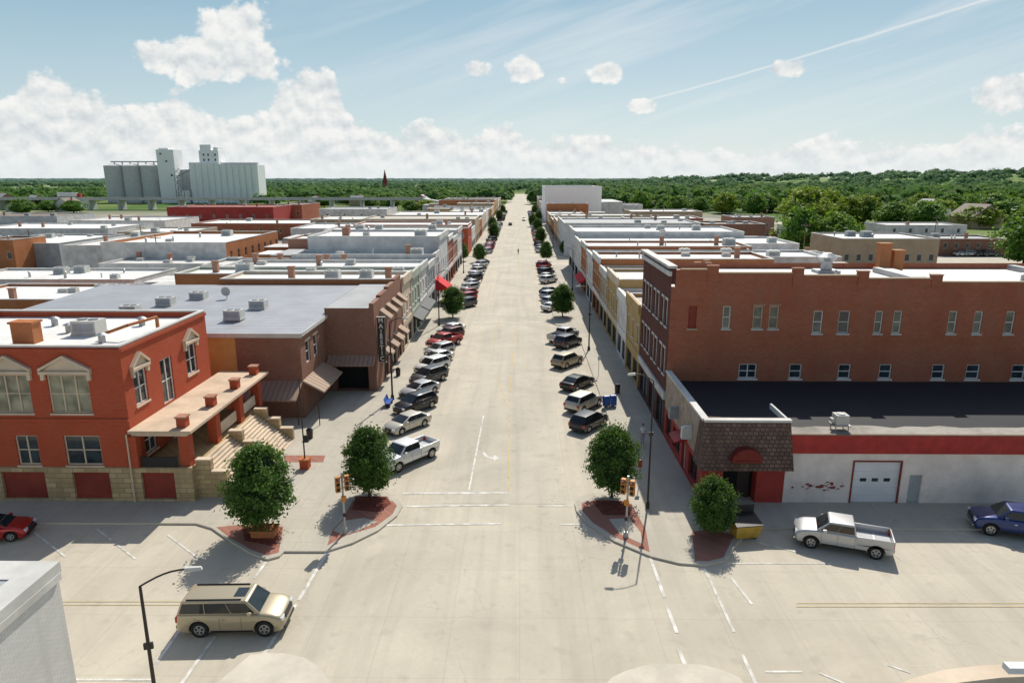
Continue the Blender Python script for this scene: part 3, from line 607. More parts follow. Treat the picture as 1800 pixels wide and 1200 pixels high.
# ---- big brick building
x0,x1,y0,y1,h=FR,62,58.8,72.6,15.0
bb=thing('tall_brick_building','long three storey red brick building with stepped parapet and white sash windows on the right','building',(37,66,0))
def wx(px,Y_=58.8,py=560): return AY(px,py,Y_)[0]
ups=[(1217,15,'r'),(1277,14,'w'),(1332,17,'c'),(1360,17,'c'),(1438,17,'w'),(1484,20,'d'),(1545,14,'w'),(1578,15,'w'),(1675,15,'w'),(1720,15,'w'),(1776,16,'w'),(1850,16,'w'),(1900,16,'w')]
los=[(1314,32),(1398,22),(1484,22),(1556,22),(1649,22),(1710,24),(1790,24)]
hs=[]
for px,w_,k in ups:
    xc=wx(px); ww=w_/20.4/2*1.0; zt=12.1 if px<1400 else 11.7; hs.append((xc-ww,xc+ww,zt-2.0,zt,k))
for px,w_ in los:
    xc=wx(px,58.8,654); ww=w_/20/2; hs.append((xc-ww,xc+ww,5.55,6.9,'l'))
Wh=[]
for z0_,z1_ in ((5.6,8.0),(10.0,12.4)):
    for y in (59.8,61.4,63.6,65.2,67.4,69.0,70.7): Wh.append((y,y+.9,z0_,z1_))
Wh+= [(59.6,62.5,.4,3),(63.5,66.5,.4,3),(67.5,71.6,.4,3)]
w=MB(); wallface(w,'S',y0,x0,x1,0,h-1.2,[q[:4] for q in hs]); wallface(w,'N',y1,x0,x1,0,h-.8,[]); wallface(w,'E',x1,y0,y1,0,h-1.2,[])
st=[(1170,1255,15.25),(1255,1405,14.95),(1405,1520,14.75),(1520,1650,14.5),(1650,1830,14.2),(1830,2200,13.9)]
for a,c,z in st:
    xa=max(x0+.35,wx(a,58.8,480)); xc_=min(x1,wx(c,58.8,480)); w.box(xa,xc_-.002,y0,y0+.35,h-1.2,z)
    if a>1200: w.box(xa-.5,xa+.4,y0-.06,y0+.4,h-1.2,z+.6)
w.build('wall',M['brickbig'],bb)
for a,c,z in st:
    xa=max(x0+.35,wx(a,58.8,480)); xc_=min(x1,wx(c,58.8,480)); cp=MB(); cp.box(xa+.42,xc_-.52,y0-.06,y0+.42,z,z+.1); cp.build('coping',M['bricktan'],bb)
    if a>1200: cp=MB(); cp.box(xa-.56,xa+.46,y0-.1,y0+.44,z+.6,z+.7); cp.build('pier_cap',M['brickpale'],bb)
w=MB(); wallface(w,'W',x0,y0,y1,0,15.4,Wh); w.box(x0+.002,x0+.35,y0+.002,y1,14.0,15.4); w.build('front_wall',M['brickdark'],bb)
for a in ((x0-.35,x0+.4,y0-.2,y1+.05,15.4,15.62),(x0-.25,x0-.001,y0,y1,14.7,15.1),(x0-.2,x0-.001,y0,y1,3.5,4.2)): b=MB(); b.box(*a); b.build('cornice',M['coping'],bb)
b=MB(); b.face([(x0+.2,y0+.2,13.6),(x1-.1,y0+.2,13.6),(x1-.1,y1-.1,13.6),(x0+.2,y1-.1,13.6)]); b.build('roof',M['roofwhite'],bb)
for q in hs:
    k=q[4]
    if k=='r':
        b=MB(); obox(b,'S',y0,*q[:4],-.18,-.1); o=b.build('boarded_window',M['redpanel'],bb); o['label']='window boarded up with a red panel'; b=MB(); obox(b,'S',y0,q[0]-.1,q[1]+.1,q[2]-.14,q[2],-.02,.1); b.build('sill',M['bricktan'],o)
    elif k=='l': window(bb,'S',y0,*q[:4],frame='white',pane='glass',mull=1 if q[1]-q[0]>1.3 else 0,sill='white',fw=.1)
    else: window(bb,'S',y0,*q[:4],frame={'w':'white','c':'cream','d':'coping'}[k],pane='glasslight' if k!='d' else 'glass',sill='coping',lintel='brickpale' if k=='c' else None,fw=.09)
for q in Wh: window(bb,'W',x0,*q,frame='white' if q[2]>4 else 'bronze',pane='glass',lintel='coping' if q[2]>4 else None,sill='coping' if q[2]>4 else None,rail=q[2]>4,mull=0 if q[2]>4 else 1)
for px,zt,dx in ((1554,16.2,.55),(1578,15.5,.5)):
    X=AY(px,440,71.7)[0]; b=MB(); b.box(X-dx,X+dx,71.2,72.2,13.6,zt); b.box(X-dx-.1,X+dx+.1,71.1,72.3,zt,zt+.2); b.build('chimney',M['brickorange'],bb)
X=AY(1455,445,69.5)[0]; b=MB(); b.cyl((X,69.5,13.6),(X,69.5,14.8),.55,n=16); b.cyl((X,69.5,14.8),(X,69.5,15.2),.65,1.0,n=16); b.cyl((X,69.5,15.2),(X,69.5,15.6),1.0,.4,n=16); b.box(X-1.1,X+1.1,68.6,70.4,13.6,13.9); b.build('roof_ventilator',M['galv'],bb)
vent(bb,30,65,13.6,.7); vent(bb,22,62,13.6,.6); vent(bb,47,64,13.6,.6,.2)
for a in ((36,37.5,63,70),(51,51.8,62,72)): b=MB(); b.box(*a,13.62,14.1); b.build('roof_duct',M['galv'],bb)
# ---- corner shop (right)
cs=thing('corner_shop','one storey corner shop with shingle mansard, red trim, white side wall and black roof','shop building',(30,52,0))
x1=62; y0=45.6; y1=58.78
w=MB()
wallface(w,'S',y0,13.3,19.0,0.02,2.85,[(14.6,17.0,.1,2.6)],.9); wallface(w,'W',13.1,y0+.2,y1,0.02,2.9,[(47.0,49.6,.7,2.5),(50.6,51.8,.15,2.5),(52.6,55.2,.7,2.5),(56.0,58.0,.7,2.5)],.3)
w.box(13.1,13.3,y0,y0+.2,.02,2.9)
w.build('red_wall',M['redwall'],cs)
b=MB(); b.box(14.6,17.0,y0+.9,y0+1.0,.1,2.6); b.build('entrance_recess',M['dark'],cs)
b=MB(); b.box(15.9,16.8,y0+.85,y0+.899,.1,2.3); b.build('door',M['bronze'],cs)
for q in ((47.0,49.6,.7,2.5),(52.6,55.2,.7,2.5),(56.0,58.0,.7,2.5)): window(cs,'W',13.1,*q,frame='bronze',rail=False,mull=1,dep=.3)
window(cs,'W',13.1,50.6,51.8,.15,2.5,frame='white',rail=False,dep=.3,name='door')
w=MB(); w.box(13.1,13.4,y0+.4,y1-.01,2.902,6.15); w.build('stucco_wall',M['tanwall'],cs)
b=MB(); b.box(13.0,13.5,y0+.5,y1-.01,6.15,6.3); b.build('coping',M['coping'],cs)
b=MB(); zb,zt=2.85,6.25
b.hull8([(12.75,y0-.65,zb),(19.35,y0-.65,zb),(19.35,y0+.1,zb),(12.75,y0+1.5,zb)],[(13.05,y0+.05,zt),(19.1,y0+.05,zt),(19.1,y0+.4,zt),(13.05,y0+1.3,zt)])
b.build('mansard',M['shingle'],cs)
b=MB(); b.box(13.0,19.15,y0-.05,y0+.45,6.25,6.42); b.box(19.0,19.15,y0+.45,y0+4,5.9,6.3); b.build('mansard_cap',M['coping'],cs)
b=MB(); n=10; xc=15.9
for i in range(n):
    a=PI*i/n;a2=PI*(i+1)/n
    p=lambda t,y,rr=1.0:(xc+rr*1.05*math.cos(t),y,3.75+rr*.85*math.sin(t))
    b.face([p(a,y0-1.0),p(a2,y0-1.0),p(a2,y0),p(a,y0)]); b.face([p(a,y0-1.0),p(a2,y0-1.0),(xc,y0-.9,3.75)])
b.box(xc-1.05,xc+1.05,y0-1.0,y0-.3,3.6,3.748)
b.build('entrance_hood',mat('dark_red_hood',(.22,.03,.022),.6,var=.3,scale=2),cs)
w=MB(); wallface(w,'S',y0+.05,19.0,x1,.02,3.95,[(23.9,27.2,.03,3.3),(27.95,28.85,.03,2.3)],.2); w.face([(x1,y0+.05,0),(x1,y1,0),(x1,y1,5.3),(x1,y0,5.3)])
w.build('white_wall',M['pinkwall'],cs)
b=MB(); b.box(19.1,x1,y0-.07,y0+.3,3.95,5.32); b.build('red_fascia',M['redband'],cs)
b=MB(); b.box(19.12,x1,y0-.1,y0+.1,5.321,5.39); b.build('fascia_trim',M['wood'],cs)
b=MB(); b.box(23.9,27.2,y0+.2,y0+.24,.03,3.3); gd=b.build('garage_door',lines('garage_panels',(.78,.80,.84),'z',.62,.75,.06,.5),cs)
for k in range(3): b=MB(); b.box(24.5+k*.85,24.95+k*.85,y0+.19,y0+.2,1.72,1.98); b.build('door_window',M['glass'],gd)
b=MB(); b.box(23.8,23.9,y0-.02,y0+.1,.03,3.4); b.box(27.2,27.3,y0-.02,y0+.1,.03,3.4); b.box(23.9,27.2,y0-.02,y0+.1,3.3,3.4); b.build('door_frame',M['redpanel'],gd)
b=MB(); b.box(27.95,28.85,y0+.18,y0+.22,.03,2.3); b.build('side_door',M['greywall'],cs)
b=MB(); rr=random.Random(4)
for k in range(60):
    u=rr.gauss(21.6,.8); z=rr.gauss(1.4,.15); s=rr.uniform(.02,.13)
    b.face([(u+s*math.cos(t)*rr.uniform(.5,1.9),y0+.047-k*.0001,z+s*.6*math.sin(t)*rr.uniform(.4,1.4)) for t in [i*PI/3.5 for i in range(7)]])
b.build('peeling_paint',M['redpanel'],cs)
b=MB(); b.face([(13.4,y0+1.3,5.3),(x1,y0+1.3,5.3),(x1,y1,5.3),(13.4,y1,5.3)]); b.build('roof',M['roofdark'],cs)
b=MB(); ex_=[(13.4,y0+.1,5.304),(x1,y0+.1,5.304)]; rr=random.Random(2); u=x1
while u>13.6: ex_.append((u,y0+rr.uniform(1.35,2.1),5.304)); u-=rr.uniform(.5,1.6)  # pale roof border; its ragged outline partly draws in the parapet's shadow edge
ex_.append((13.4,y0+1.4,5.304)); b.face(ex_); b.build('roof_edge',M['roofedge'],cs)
X,Y_=G(1475,755,5.3); b=MB()
for dx in (-.45,.45):
    for dy in (-.4,.4): b.cyl((X+dx,Y_+dy,5.3),(X+dx,Y_+dy,5.7),.04,n=6)
b.box(X-.6,X+.6,Y_-.5,Y_+.5,5.7,5.78)
o=b.build('unit_stand',M['galv'],cs); b=MB(); b.box(X-.45,X+.45,Y_-.4,Y_+.4,5.78,6.5); b.cyl((X,Y_,6.5),(X,Y_,6.56),.3); b.box(X-.7,X-.45,Y_-.2,Y_+.2,5.9,6.2); b.build('cooler_unit',M['unit'],cs)
for u in (49,53.5):
    b=MB(); b.box(12.35,13.09,u,u+.5,3.6,4.5); b.box(12.5,13.09,u+.1,u+.4,4.5,4.6); b.build('projecting_sign',M['white' if u<50 else 'greywall'],cs)
b=MB(); prismx(b,'W',13.1,[(0.01,3.3),(1.0,2.9),(1.0,2.8),(.01,3.0)],50.2,52.2); b.build('door_canopy',M['redband'],cs)
# ---- near white building bottom-left
nb=thing('parapet_building','white painted brick building corner with sunken dark flat roof in the bottom left','building',(-26,16,0))
X1,Y1=G(98,988,8)
w=MB(); wallface(w,'E',X1,-5,Y1,0,7.6,[(14.5,15.7,4.2,6.0),(19.4,20.6,1.0,3.0),(10,11.2,4.2,6)],.25); wallface(w,'N',Y1,-45,X1,0,7.6,[]); w.build('wall',brick('white_painted_brick',(.70,.69,.66),(.62,.61,.58),(.48,.47,.45),bw=.3,rh=.1,stain=.3,var=.25),nb)
for q in ((14.5,15.7,4.2,6.0),(19.4,20.6,1.0,3.0),(10,11.2,4.2,6)): window(nb,'E',X1,*q,frame='white',dep=.25,sill='white')
b=MB(); b.box(X1-1.0,X1+.1,-5,Y1-1.2,7.55,8.0); b.box(-45,X1+.1,Y1-1.2,Y1+.1,7.55,8.0); b.build('parapet_cap',M['coping'],nb)
b=MB(); b.box(X1-1.2,X1-1.0,-5,Y1-1.4,6.4,7.95); b.box(-45,X1-1.0,Y1-1.4,Y1-1.2,6.4,7.95); b.build('parapet_lining',M['greywall'],nb)
b=MB(); b.face([(-45,-5,6.5),(X1-1.2,-5,6.5),(X1-1.2,Y1-1.4,6.5),(-45,Y1-1.4,6.5)]); b.build('roof',M['roofdark'],nb)
b=MB(); b.box(X1,X1+.12,-5,Y1+.02,7.25,7.55); b.build('cornice',M['coping'],nb)
cb=thing('curved_parapet_building','curved tan parapet of a building poking in at the bottom right','building',(22,10,0))
pts=[G(a,c,8.2) for a,c in ((1500,1290),(1545,1218),(1600,1192),(1660,1176),(1730,1168),(1800,1165),(1900,1164),(2100,1166))]
b=MB()
inn=[(p[0]+.15,p[1]-.55) for p in pts]
for i in range(len(pts)-1):
    a,c=pts[i],pts[i+1]; ia,ic=inn[i],inn[i+1]
    b.face([(a[0],a[1],0),(c[0],c[1],0),(c[0],c[1],8.2),(a[0],a[1],8.2)]); b.face([(a[0],a[1],8.2),(c[0],c[1],8.2),(ic[0],ic[1],8.2),(ia[0],ia[1],8.2)])
    b.face([(ia[0],ia[1],8.2),(ic[0],ic[1],8.2),(ic[0],ic[1],7.2),(ia[0],ia[1],7.2)])
b.build('parapet_wall',M['cream'],cb)
b=MB(); b.face([(p[0],p[1],7.3) for p in inn]+[(inn[-1][0],0,7.3),(inn[0][0],0,7.3)]); b.build('roof',M['roofgrey'],cb)
x,y=G(1790,1190,8.2); b=MB(); b.cyl((x,y-.6,7.3),(x,y-.6,8.9),.06); b.box(x-.6,x+.9,y-.35,y-.05,8.6,8.8); b.build('floodlight',M['white'],cb)
# ---- town buildings
def PB(l,r,py,h,dep,wall,roof,label,units=3,wS=0,wE=0,par=.35,coping='coping',name='commercial_building',walls=None,frame='white'):
    Y=G((l+r)/2,py,h)[1]; X0=G(l,py,h)[0]; X1=G(r,py,h)[0]; wins=[]
    for i in range(wS):
        c=X0+(X1-X0)*(i+.5)/wS; wins.append(('S',c-.6,c+.6,h*.42,h*.42+1.7,dict(frame=frame,rail=False)))
    sf='E' if X1<0 else 'W'
    for i in range(wE):
        c=Y+dep*(i+.5)/wE
        wins.append((sf,c-.5,c+.5,h*.58,h*.58+1.8,dict(frame=frame,rail=False)))
        wins.append((sf,c-.5,c+.5,1.2,3.0,dict(frame=frame,rail=False)))
    return bldg(name,label,'building',X0,X1,Y,Y+dep,h,wall,roof,wins,par=par,units=units+2,coping=coping,walls=walls,seed=l)
PB(-120,188,527,6,15,'brickorange','roofwhite','low building with rust coloured edge behind the red corner building roof',3)
PB(-100,236,492,6,15,'whitewall','roofwhite','low white building with patchy white roof at the left edge of town',5,wS=6)
PB(172,386,464,6.3,12,'lightgrey','rooffar','pale grey low building in front of the tan brick warehouse',5,wS=5)
bldg('warehouse_building','orange brown brick warehouse with rows of white windows on its long side','building',-90,-63,146,178,9.4,'brickorange','roofwhite',[('E',y,y+1.2,z,z+1.9,dict(frame='cream')) for y in range(148,177,4) for z in (1.4,5.6)],units=5,walls={'S':'whitewall'})
PB(108,283,432,7.5,34,'whitewall','roofwhite','plain white box shaped building left of the brick warehouse',1)
PB(-60,104,428,6.5,30,'greywall','roofwhite','wide grey building at the far left with flat pale roof',4)
PB(-40,22,422,8,12,'brickorange','roofbrown','small orange brick building at the left edge of the photo',1,wS=3)
PB(205,330,408,6,22,'bricktan','roofwhite','low tan walled building behind the white box building',3)
PB(-60,190,402,6,30,'lightgrey','roofwhite','long grey shed in the rows far left',3)
PB(292,480,364,9,30,'redwall','roofred','long bright red warehouse below the grain elevator',4,wS=8)
PB(481,530,360,9,34,'brickbig','roofbrown','dark red brick annex at the right end of the long red warehouse',1,wS=3)
PB(335,545,393,6,26,'brickbig','roofwhite','low red walled building with white roof in front of the red warehouse',4,wS=6)
PB(495,660,424,7.5,24,'whitewall','roofwhite','white walled building with lots of roof vents behind the left shops',6,wS=5)
PB(510,690,402,7.5,26,'lightgrey','roofwhite','pale building with bright roof left of the red brick corner block',4,wS=5)
PB(545,700,386,7,28,'bricktan','rooffar','tan brick building two rows behind the left shops',4,wS=5)
PB(120,290,388,6,30,'whitewall','rooffar','white shed below the grain elevator silos',3)
PB(-60,100,380,5,30,'lightgrey','roofbrown','low pale sided shed far left',2)
PB(560,680,368,7,30,'whitewall','roofgrey','white building in the distance left of the street',2,wS=4)
PB(395,500,470,6.5,14,'whitewall','roofwhite','small white roofed building right of the brick warehouse',4,wS=3)
PB(1240,1345,394,9.5,14,'brickbrown','roofbrown','brown brick two storey building standing apart behind the right shops',3,wS=5,wE=2)
PB(1140,1236,384,7.5,22,'brickbig','rooffar','low red brick building behind the far right shops',3,wS=5)
PB(1110,1235,372,7,24,'bricktan','roofwhite','tan building with white roof right of the white hall',3,wS=5)
PB(1290,1362,382,7,18,'brickpale','roofgrey','faded red building beside the parking lot',2,wS=3)
PB(1482,1652,420,9,18,'bricktan','metalroofx','tan building with ribbed grey metal roof behind the tall brick building',4,wS=8,par=.25)
PB(1655,1770,420,5,14,'brickbrown','roofgrey','low dark storefront right of the metal roofed building',2,wS=6)
PB(1560,1700,396,5,18,'whitewall','rooffar','low white building behind the metal roofed building',2,wS=5)
PB(1300,1480,452,7.5,9,'whitewall','rooffar','white roofed building directly behind the tall brick building',4)
PB(1060,1130,360,7,22,'whitewall','roofgrey','white building beside the white hall',1,wS=3)
PB(1390,1480,398,5,14,'lightgrey','roofgrey','pale single storey building between the lot and the trees',1,wS=4)
def house(px,py,w,d,h,wall,roof,label,rz=0,group=None,name='house',cat='house'):
    X,Y=G(px,py); r=thing(name,label,cat,(X,Y,hill(X,Y)),rz,group)
    b=MB(); b.box(-w/2,w/2,0,d,0,h)
    b.build('wall',M[wall],r,local=True)
    rise=w*.32; b=MB(); o=.5
    for s in (-1,1):
        b.hull8([(0,-o,h+rise-.02),(s*(w/2+o),-o,h-.3),(s*(w/2+o),d+o,h-.3),(0,d+o,h+rise-.02)],[(0,-o,h+rise+.15),(s*(w/2+o),-o,h-.1),(s*(w/2+o),d+o,h-.1),(0,d+o,h+rise+.15)])
    b.build('roof',M[roof],r,local=True)
    b=MB(); b.face([(-w/2,0,h),(w/2,0,h),(0,0,h+rise)]); b.face([(-w/2,d,h),(w/2,d,h),(0,d,h+rise)]); b.build('gable',M[wall],r,local=True)
    b=MB(); b.box(w*.2,w*.2+.7,d*.5,d*.5+.7,h,h+rise+1); b.build('chimney',M['brickorange'],r,local=True)
    for x in (-w*.3,w*.12):
        b=MB(); b.box(x,x+1.1,-.05,0.0,1.1,2.6); b.build('window',M['glass'],r,local=True)
    return r
house(1735,402,17,14,5.5,'bricktan','roofbrown','steep gabled church-like house with brown roof at the right edge',0.2,name='gabled_hall',cat='hall')
HC=[('whitewall','roofgrey','white house with grey roof'),('lightgrey','roofbrown','pale grey house with brown roof'),('bricktan','roofgrey','tan house with grey roof'),('whitewall','roofbrown','white house with brown roof'),('brickpale','roofgrey','brick house with grey roof')]
hp=[(1395,374),(1450,386),(1500,392),(1545,384),(1590,392),(1640,380),(1690,386),(1335,372),(1280,368),(1230,364),(1180,360),(1420,368),(1480,370),(1560,368),(1620,366),(1780,376),(1700,366),(1130,356),(1340,358),(1520,378),(1665,394),(700,358),(640,362),(600,358),(740,364),(560,362),(30,372),(70,366),(110,372),(15,362),(150,366)]
for i,(a,c) in enumerate(hp):
    w_,r_,t=HC[i%5]; side='right of the street' if a>915 else 'left of the street'
    house(a,c,random.uniform(10,14),random.uniform(9,13),random.uniform(3.8,6),w_,r_,f'small {t} among the trees far {side}',random.uniform(-.3,1.6),group=f'distant {t}s {side}')
X,Y=G(678,345); r=thing('church','distant church whose dark red pointed spire rises above the tree line','church',(X,Y,0))
_,zt=AY(678,298,Y); b=MB(); b.box(-6,6,0,20,0,9); b.build('nave',M['brickbrown'],r,local=True); b=MB(); b.box(-3,3,-3,2.99,0,16); b.build('tower',M['brickbrown'],r,local=True)
b=MB(); b.cyl((0,0,16),(0,0,zt),3.4,.1,n=8); b.build('spire',M['redpanel'],r,local=True)
# ---- grain elevator
Ye=640
ge=thing('grain_elevator','white concrete grain elevator with three grey silos and two headhouse towers on the left horizon','grain elevator',(-310,Ye,0))
def ex(px): return AY(px,320,Ye)[0]
def ez(py): return AY(300,py,Ye)[1]
for a,c in ((178,211),(211,243),(243,274)):
    r_=(ex(c)-ex(a))/2; b=MB(); b.cyl((ex(a)+r_,Ye+r_,0),(ex(a)+r_,Ye+r_,ez(291)),r_,n=28); b.cyl((ex(a)+r_,Ye+r_,ez(291)),(ex(a)+r_,Ye+r_,ez(288)),r_,r_*.3,n=28); b.build('grey_silo',M['silo'],ge,smooth=40)
n=11; W=(ex(453)-ex(333))/n
for i in range(n):
    b=MB(); b.cyl((ex(333)+W*(i+.5),Ye+W/2,0),(ex(333)+W*(i+.5),Ye+W/2,ez(289 if i>4 else 287)),W/2*1.02,n=16); b.build('white_silo',M['silowhite'],ge,smooth=40)
b=MB(); b.box(ex(335),ex(452),Ye+W/2,Ye+22,0,ez(290)); b.build('silo_bank',M['silowhite'],ge)
b=MB(); b.box(ex(276),ex(333),Ye+9,Ye+24,0,ez(298)); b.build('link_block',M['lightgrey'],ge)
b=MB(); b.box(ex(281),ex(311),Ye-1,Ye+16,0,ez(263)); b.box(ex(283),ex(300),Ye+2,Ye+12,ez(263),ez(260)); o=b.build('headhouse',M['silowhite'],ge)
for q in ((296,299,285,282),(287,290,272,269),(303,306,310,306)): b=MB(); b.box(ex(q[0]),ex(q[1]),Ye-1.3,Ye-1.01,ez(q[2]),ez(q[3])); b.build('window',M['glass'],o)
b=MB(); b.box(ex(351),ex(385),Ye+4,Ye+18,ez(289),ez(264)); b.box(ex(353),ex(372),Ye+5,Ye+16,ez(264),ez(254)); b.box(ex(376),ex(384),Ye+5,Ye+16,ez(264),ez(259)); o=b.build('headhouse',M['silowhite'],ge)
for x_ in (358,366,378):
    for q in ((274,270),(283,279)): b=MB(); b.box(ex(x_),ex(x_+2.5),Ye+3.8,Ye+3.99,ez(q[0]),ez(q[1])); b.build('window',M['glass'],o)
b=MB(); b.box(ex(330),ex(450),Ye+6,Ye+10,ez(289.5),ez(285.5)); b.build('gallery',M['lightgrey'],ge)
b=MB(); b.box(ex(190),ex(285),Ye+8,Ye+10,ez(285),ez(283)); 
for x_ in range(195,285,14): b.box(ex(x_),ex(x_)+.5,Ye+8.2,Ye+9.5,ez(290),ez(285))
b.build('conveyor_bridge',M['galv'],ge)
b=MB(); b.box(ex(314),ex(330),Ye-4,Ye+2.9,0,ez(335)); b.build('loading_shed',M['silowhite'],ge)
b=MB()
for dx in (0,5): 
    for dy in (0,5): b.cyl((ex(316)+dx,Ye-9+dy,0),(ex(316)+dx,Ye-9+dy,ez(308)),.35,n=6)
for zz in range(6,30,5): b.cyl((ex(316),Ye-9,zz),(ex(316)+5,Ye-9,zz+5),.25,n=6); b.cyl((ex(316)+5,Ye-9,zz),(ex(316),Ye-9,zz+5),.25,n=6)
b.cyl((ex(318),Ye-4,ez(310)),(ex(350),Ye+5,ez(288)),.6,n=6); b.build('leg_tower',M['galv'],ge)
vd=thing('road_viaduct','long grey road viaduct crossing in front of the grain elevator','bridge',(-230,500,0))
b=MB(); b.box(-620,-70,500,511,7.0,8.2); b.build('deck',M['lightgrey'],vd)
b=MB(); b.box(-620,-70,499.7,500,8.2,9.1); b.build('parapet',M['coping'],vd)
for k in range(24): b=MB(); b.box(-600+k*22,-598.6+k*22,501,510,0,7.0); b.build('pier',M['lightgrey'],vd)
b=MB(); b.hull8([(-69.9,500,0),(-20,500,0),(-20,511,0),(-69.9,511,0)],[(-69.9,500,8.2),(-69.8,500,8.2),(-69.8,511,8.2),(-69.9,511,8.2)]); b.build('ramp',M['lightgrey'],vd)
# ------------------------------------------------------------------ trees
def prof(t,k): 
    return math.sin(PI*min(1,max(0,t))**k)**.62 if 0<t<1 else 0
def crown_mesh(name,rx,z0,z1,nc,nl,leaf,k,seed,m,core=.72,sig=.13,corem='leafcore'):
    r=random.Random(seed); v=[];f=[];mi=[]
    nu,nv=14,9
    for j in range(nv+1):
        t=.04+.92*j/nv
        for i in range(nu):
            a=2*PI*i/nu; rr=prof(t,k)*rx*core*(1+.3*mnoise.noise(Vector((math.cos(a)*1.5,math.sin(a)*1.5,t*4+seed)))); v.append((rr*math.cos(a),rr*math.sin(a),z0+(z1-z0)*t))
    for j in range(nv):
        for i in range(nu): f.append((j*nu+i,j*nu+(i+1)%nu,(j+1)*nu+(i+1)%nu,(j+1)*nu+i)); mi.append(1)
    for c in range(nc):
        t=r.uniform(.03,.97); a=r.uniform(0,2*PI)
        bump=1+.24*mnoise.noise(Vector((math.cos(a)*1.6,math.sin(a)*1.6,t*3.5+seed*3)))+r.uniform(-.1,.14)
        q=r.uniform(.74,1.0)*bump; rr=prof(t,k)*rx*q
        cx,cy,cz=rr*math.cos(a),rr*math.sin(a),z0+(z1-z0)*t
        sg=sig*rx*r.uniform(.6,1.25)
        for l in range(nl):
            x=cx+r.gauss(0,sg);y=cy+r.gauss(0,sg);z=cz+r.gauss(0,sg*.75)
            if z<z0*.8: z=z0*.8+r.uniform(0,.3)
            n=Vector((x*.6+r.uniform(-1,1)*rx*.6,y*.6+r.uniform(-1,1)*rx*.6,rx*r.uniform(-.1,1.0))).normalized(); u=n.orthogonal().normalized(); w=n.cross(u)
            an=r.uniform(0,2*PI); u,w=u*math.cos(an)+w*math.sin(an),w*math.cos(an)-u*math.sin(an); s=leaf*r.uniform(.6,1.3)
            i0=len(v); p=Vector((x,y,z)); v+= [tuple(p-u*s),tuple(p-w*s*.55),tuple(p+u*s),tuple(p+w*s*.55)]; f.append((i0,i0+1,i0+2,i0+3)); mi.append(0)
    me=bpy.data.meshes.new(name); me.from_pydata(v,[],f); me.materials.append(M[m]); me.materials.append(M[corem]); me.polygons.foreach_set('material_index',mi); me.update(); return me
def trunk_mesh(name,hh,r0,top,seed):
    r=random.Random(seed); b=MB(); b.tube([(0,0,0),(.03,.02,hh*.5),(0,0,hh),(0.05,0,top)],[r0*1.25,r0,r0*.8,r0*.25],8)
    for k in range(6):
        a=k*1.05+r.uniform(-.2,.2); z=hh*r.uniform(.8,1.3); L=(top-hh)*.55
        b.tube([(0,0,z),(math.cos(a)*L*.5,math.sin(a)*L*.5,z+L*.5),(math.cos(a)*L*.8,math.sin(a)*L*.8,z+L)],[r0*.5,r0*.3,r0*.1],5)
    return b.mesh(name,[M['bark']])
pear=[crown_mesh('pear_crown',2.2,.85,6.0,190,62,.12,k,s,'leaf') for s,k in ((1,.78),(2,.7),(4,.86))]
peart=trunk_mesh('pear_trunk',1.1,.12,4.4,3)
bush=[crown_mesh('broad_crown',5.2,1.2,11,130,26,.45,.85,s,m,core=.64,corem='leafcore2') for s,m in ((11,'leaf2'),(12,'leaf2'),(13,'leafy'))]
bt=trunk_mesh('broad_trunk',2.6,.3,8,5)
def tree(x,y,sx,sz,crown,trunk,label,name='street_tree',group=None,rz=0,z=0,cat='tree'):
    r=thing(name,label,cat,(x,y,z),rz,group); r.scale=(sx,sx,sz)
    for n,me in (('trunk',trunk),('crown',crown)):
        o=bpy.data.objects.new(n,me); C.objects.link(o); o.parent=r
    return r
def stree(px,py,w,h,label,v=0,group=None):
    x,y=G(px,py,.13); return tree(x,y,w/5.0,h/6.35,pear[v],peart,label,group=group,rz=px*.7,z=.13)
stree(462,930,4.7,6.3,'largest dark green street tree, standing at the left corner by the stone steps',0)
stree(650,872,4.0,5.6,'dense green street tree on the left kerb bulb next to the traffic signal',1)
stree(1075,874,3.9,5.7,'dense green street tree on the right kerb bulb next to the traffic signal',2)
stree(1250,938,3.2,4.2,'small bright street tree beside the ochre dumpster in front of the red shop',1)
stree(796,558,4.3,5.4,'round street tree at the left end of the middle crosswalk',2)
stree(989,556,4.3,5.7,'round street tree at the right end of the middle crosswalk',1)
stree(812,458,4.0,5.2,'street tree on the left pavement just before the second intersection',1)
stree(843,460,4.2,5.2,'street tree on the left kerb corner at the second intersection',0)
stree(960,458,4.0,5.6,'street tree on the right kerb corner at the second intersection',1)
stree(993,448,3.6,4.6,'street tree against the right shops before the second intersection',0)
for i,(a,c) in enumerate(((878,388),(866,404),(945,408),(950,428),(965,385),(940,376),(884,376),(936,398),(946,390),(868,418))):
    stree(a,c,4.5,6,'small far street tree along the main street beyond the second intersection',i%3,'far street trees along the main street')
def bigtree(px,py,w,h,label,v=0,group=None):
    x,y=G(px,py); return tree(x,y,w/11,h/11.2,bush[v],bt,label,'leafy_tree',group,rz=px*1.3,z=hill(x,y))
bigtree(1412,410,22,19,'wide yellow green tree behind the parking lot on the right',2)
bigtree(1402,452,13.5,14.5,'bright green tree left of the pair beside the utility pole on the right',0)
bigtree(1462,454,16,13,'bright green tree right of the pair beside the utility pole on the right',1)
bigtree(1800,466,16,15,'large bright tree cut by the right edge of the photo',0)
bigtree(1448,395,18,17,'yellow green tree above the metal roofed building',2)
bigtree(1520,392,16,14,'yellow green tree further right behind the metal roofed building',2)
bigtree(750,372,17,8,'low light green tree clump left of the street end',2)
bigtree(722,372,13,7.5,'smaller light green tree beside the low clump left of the street end',0)
rr=random.Random(21)
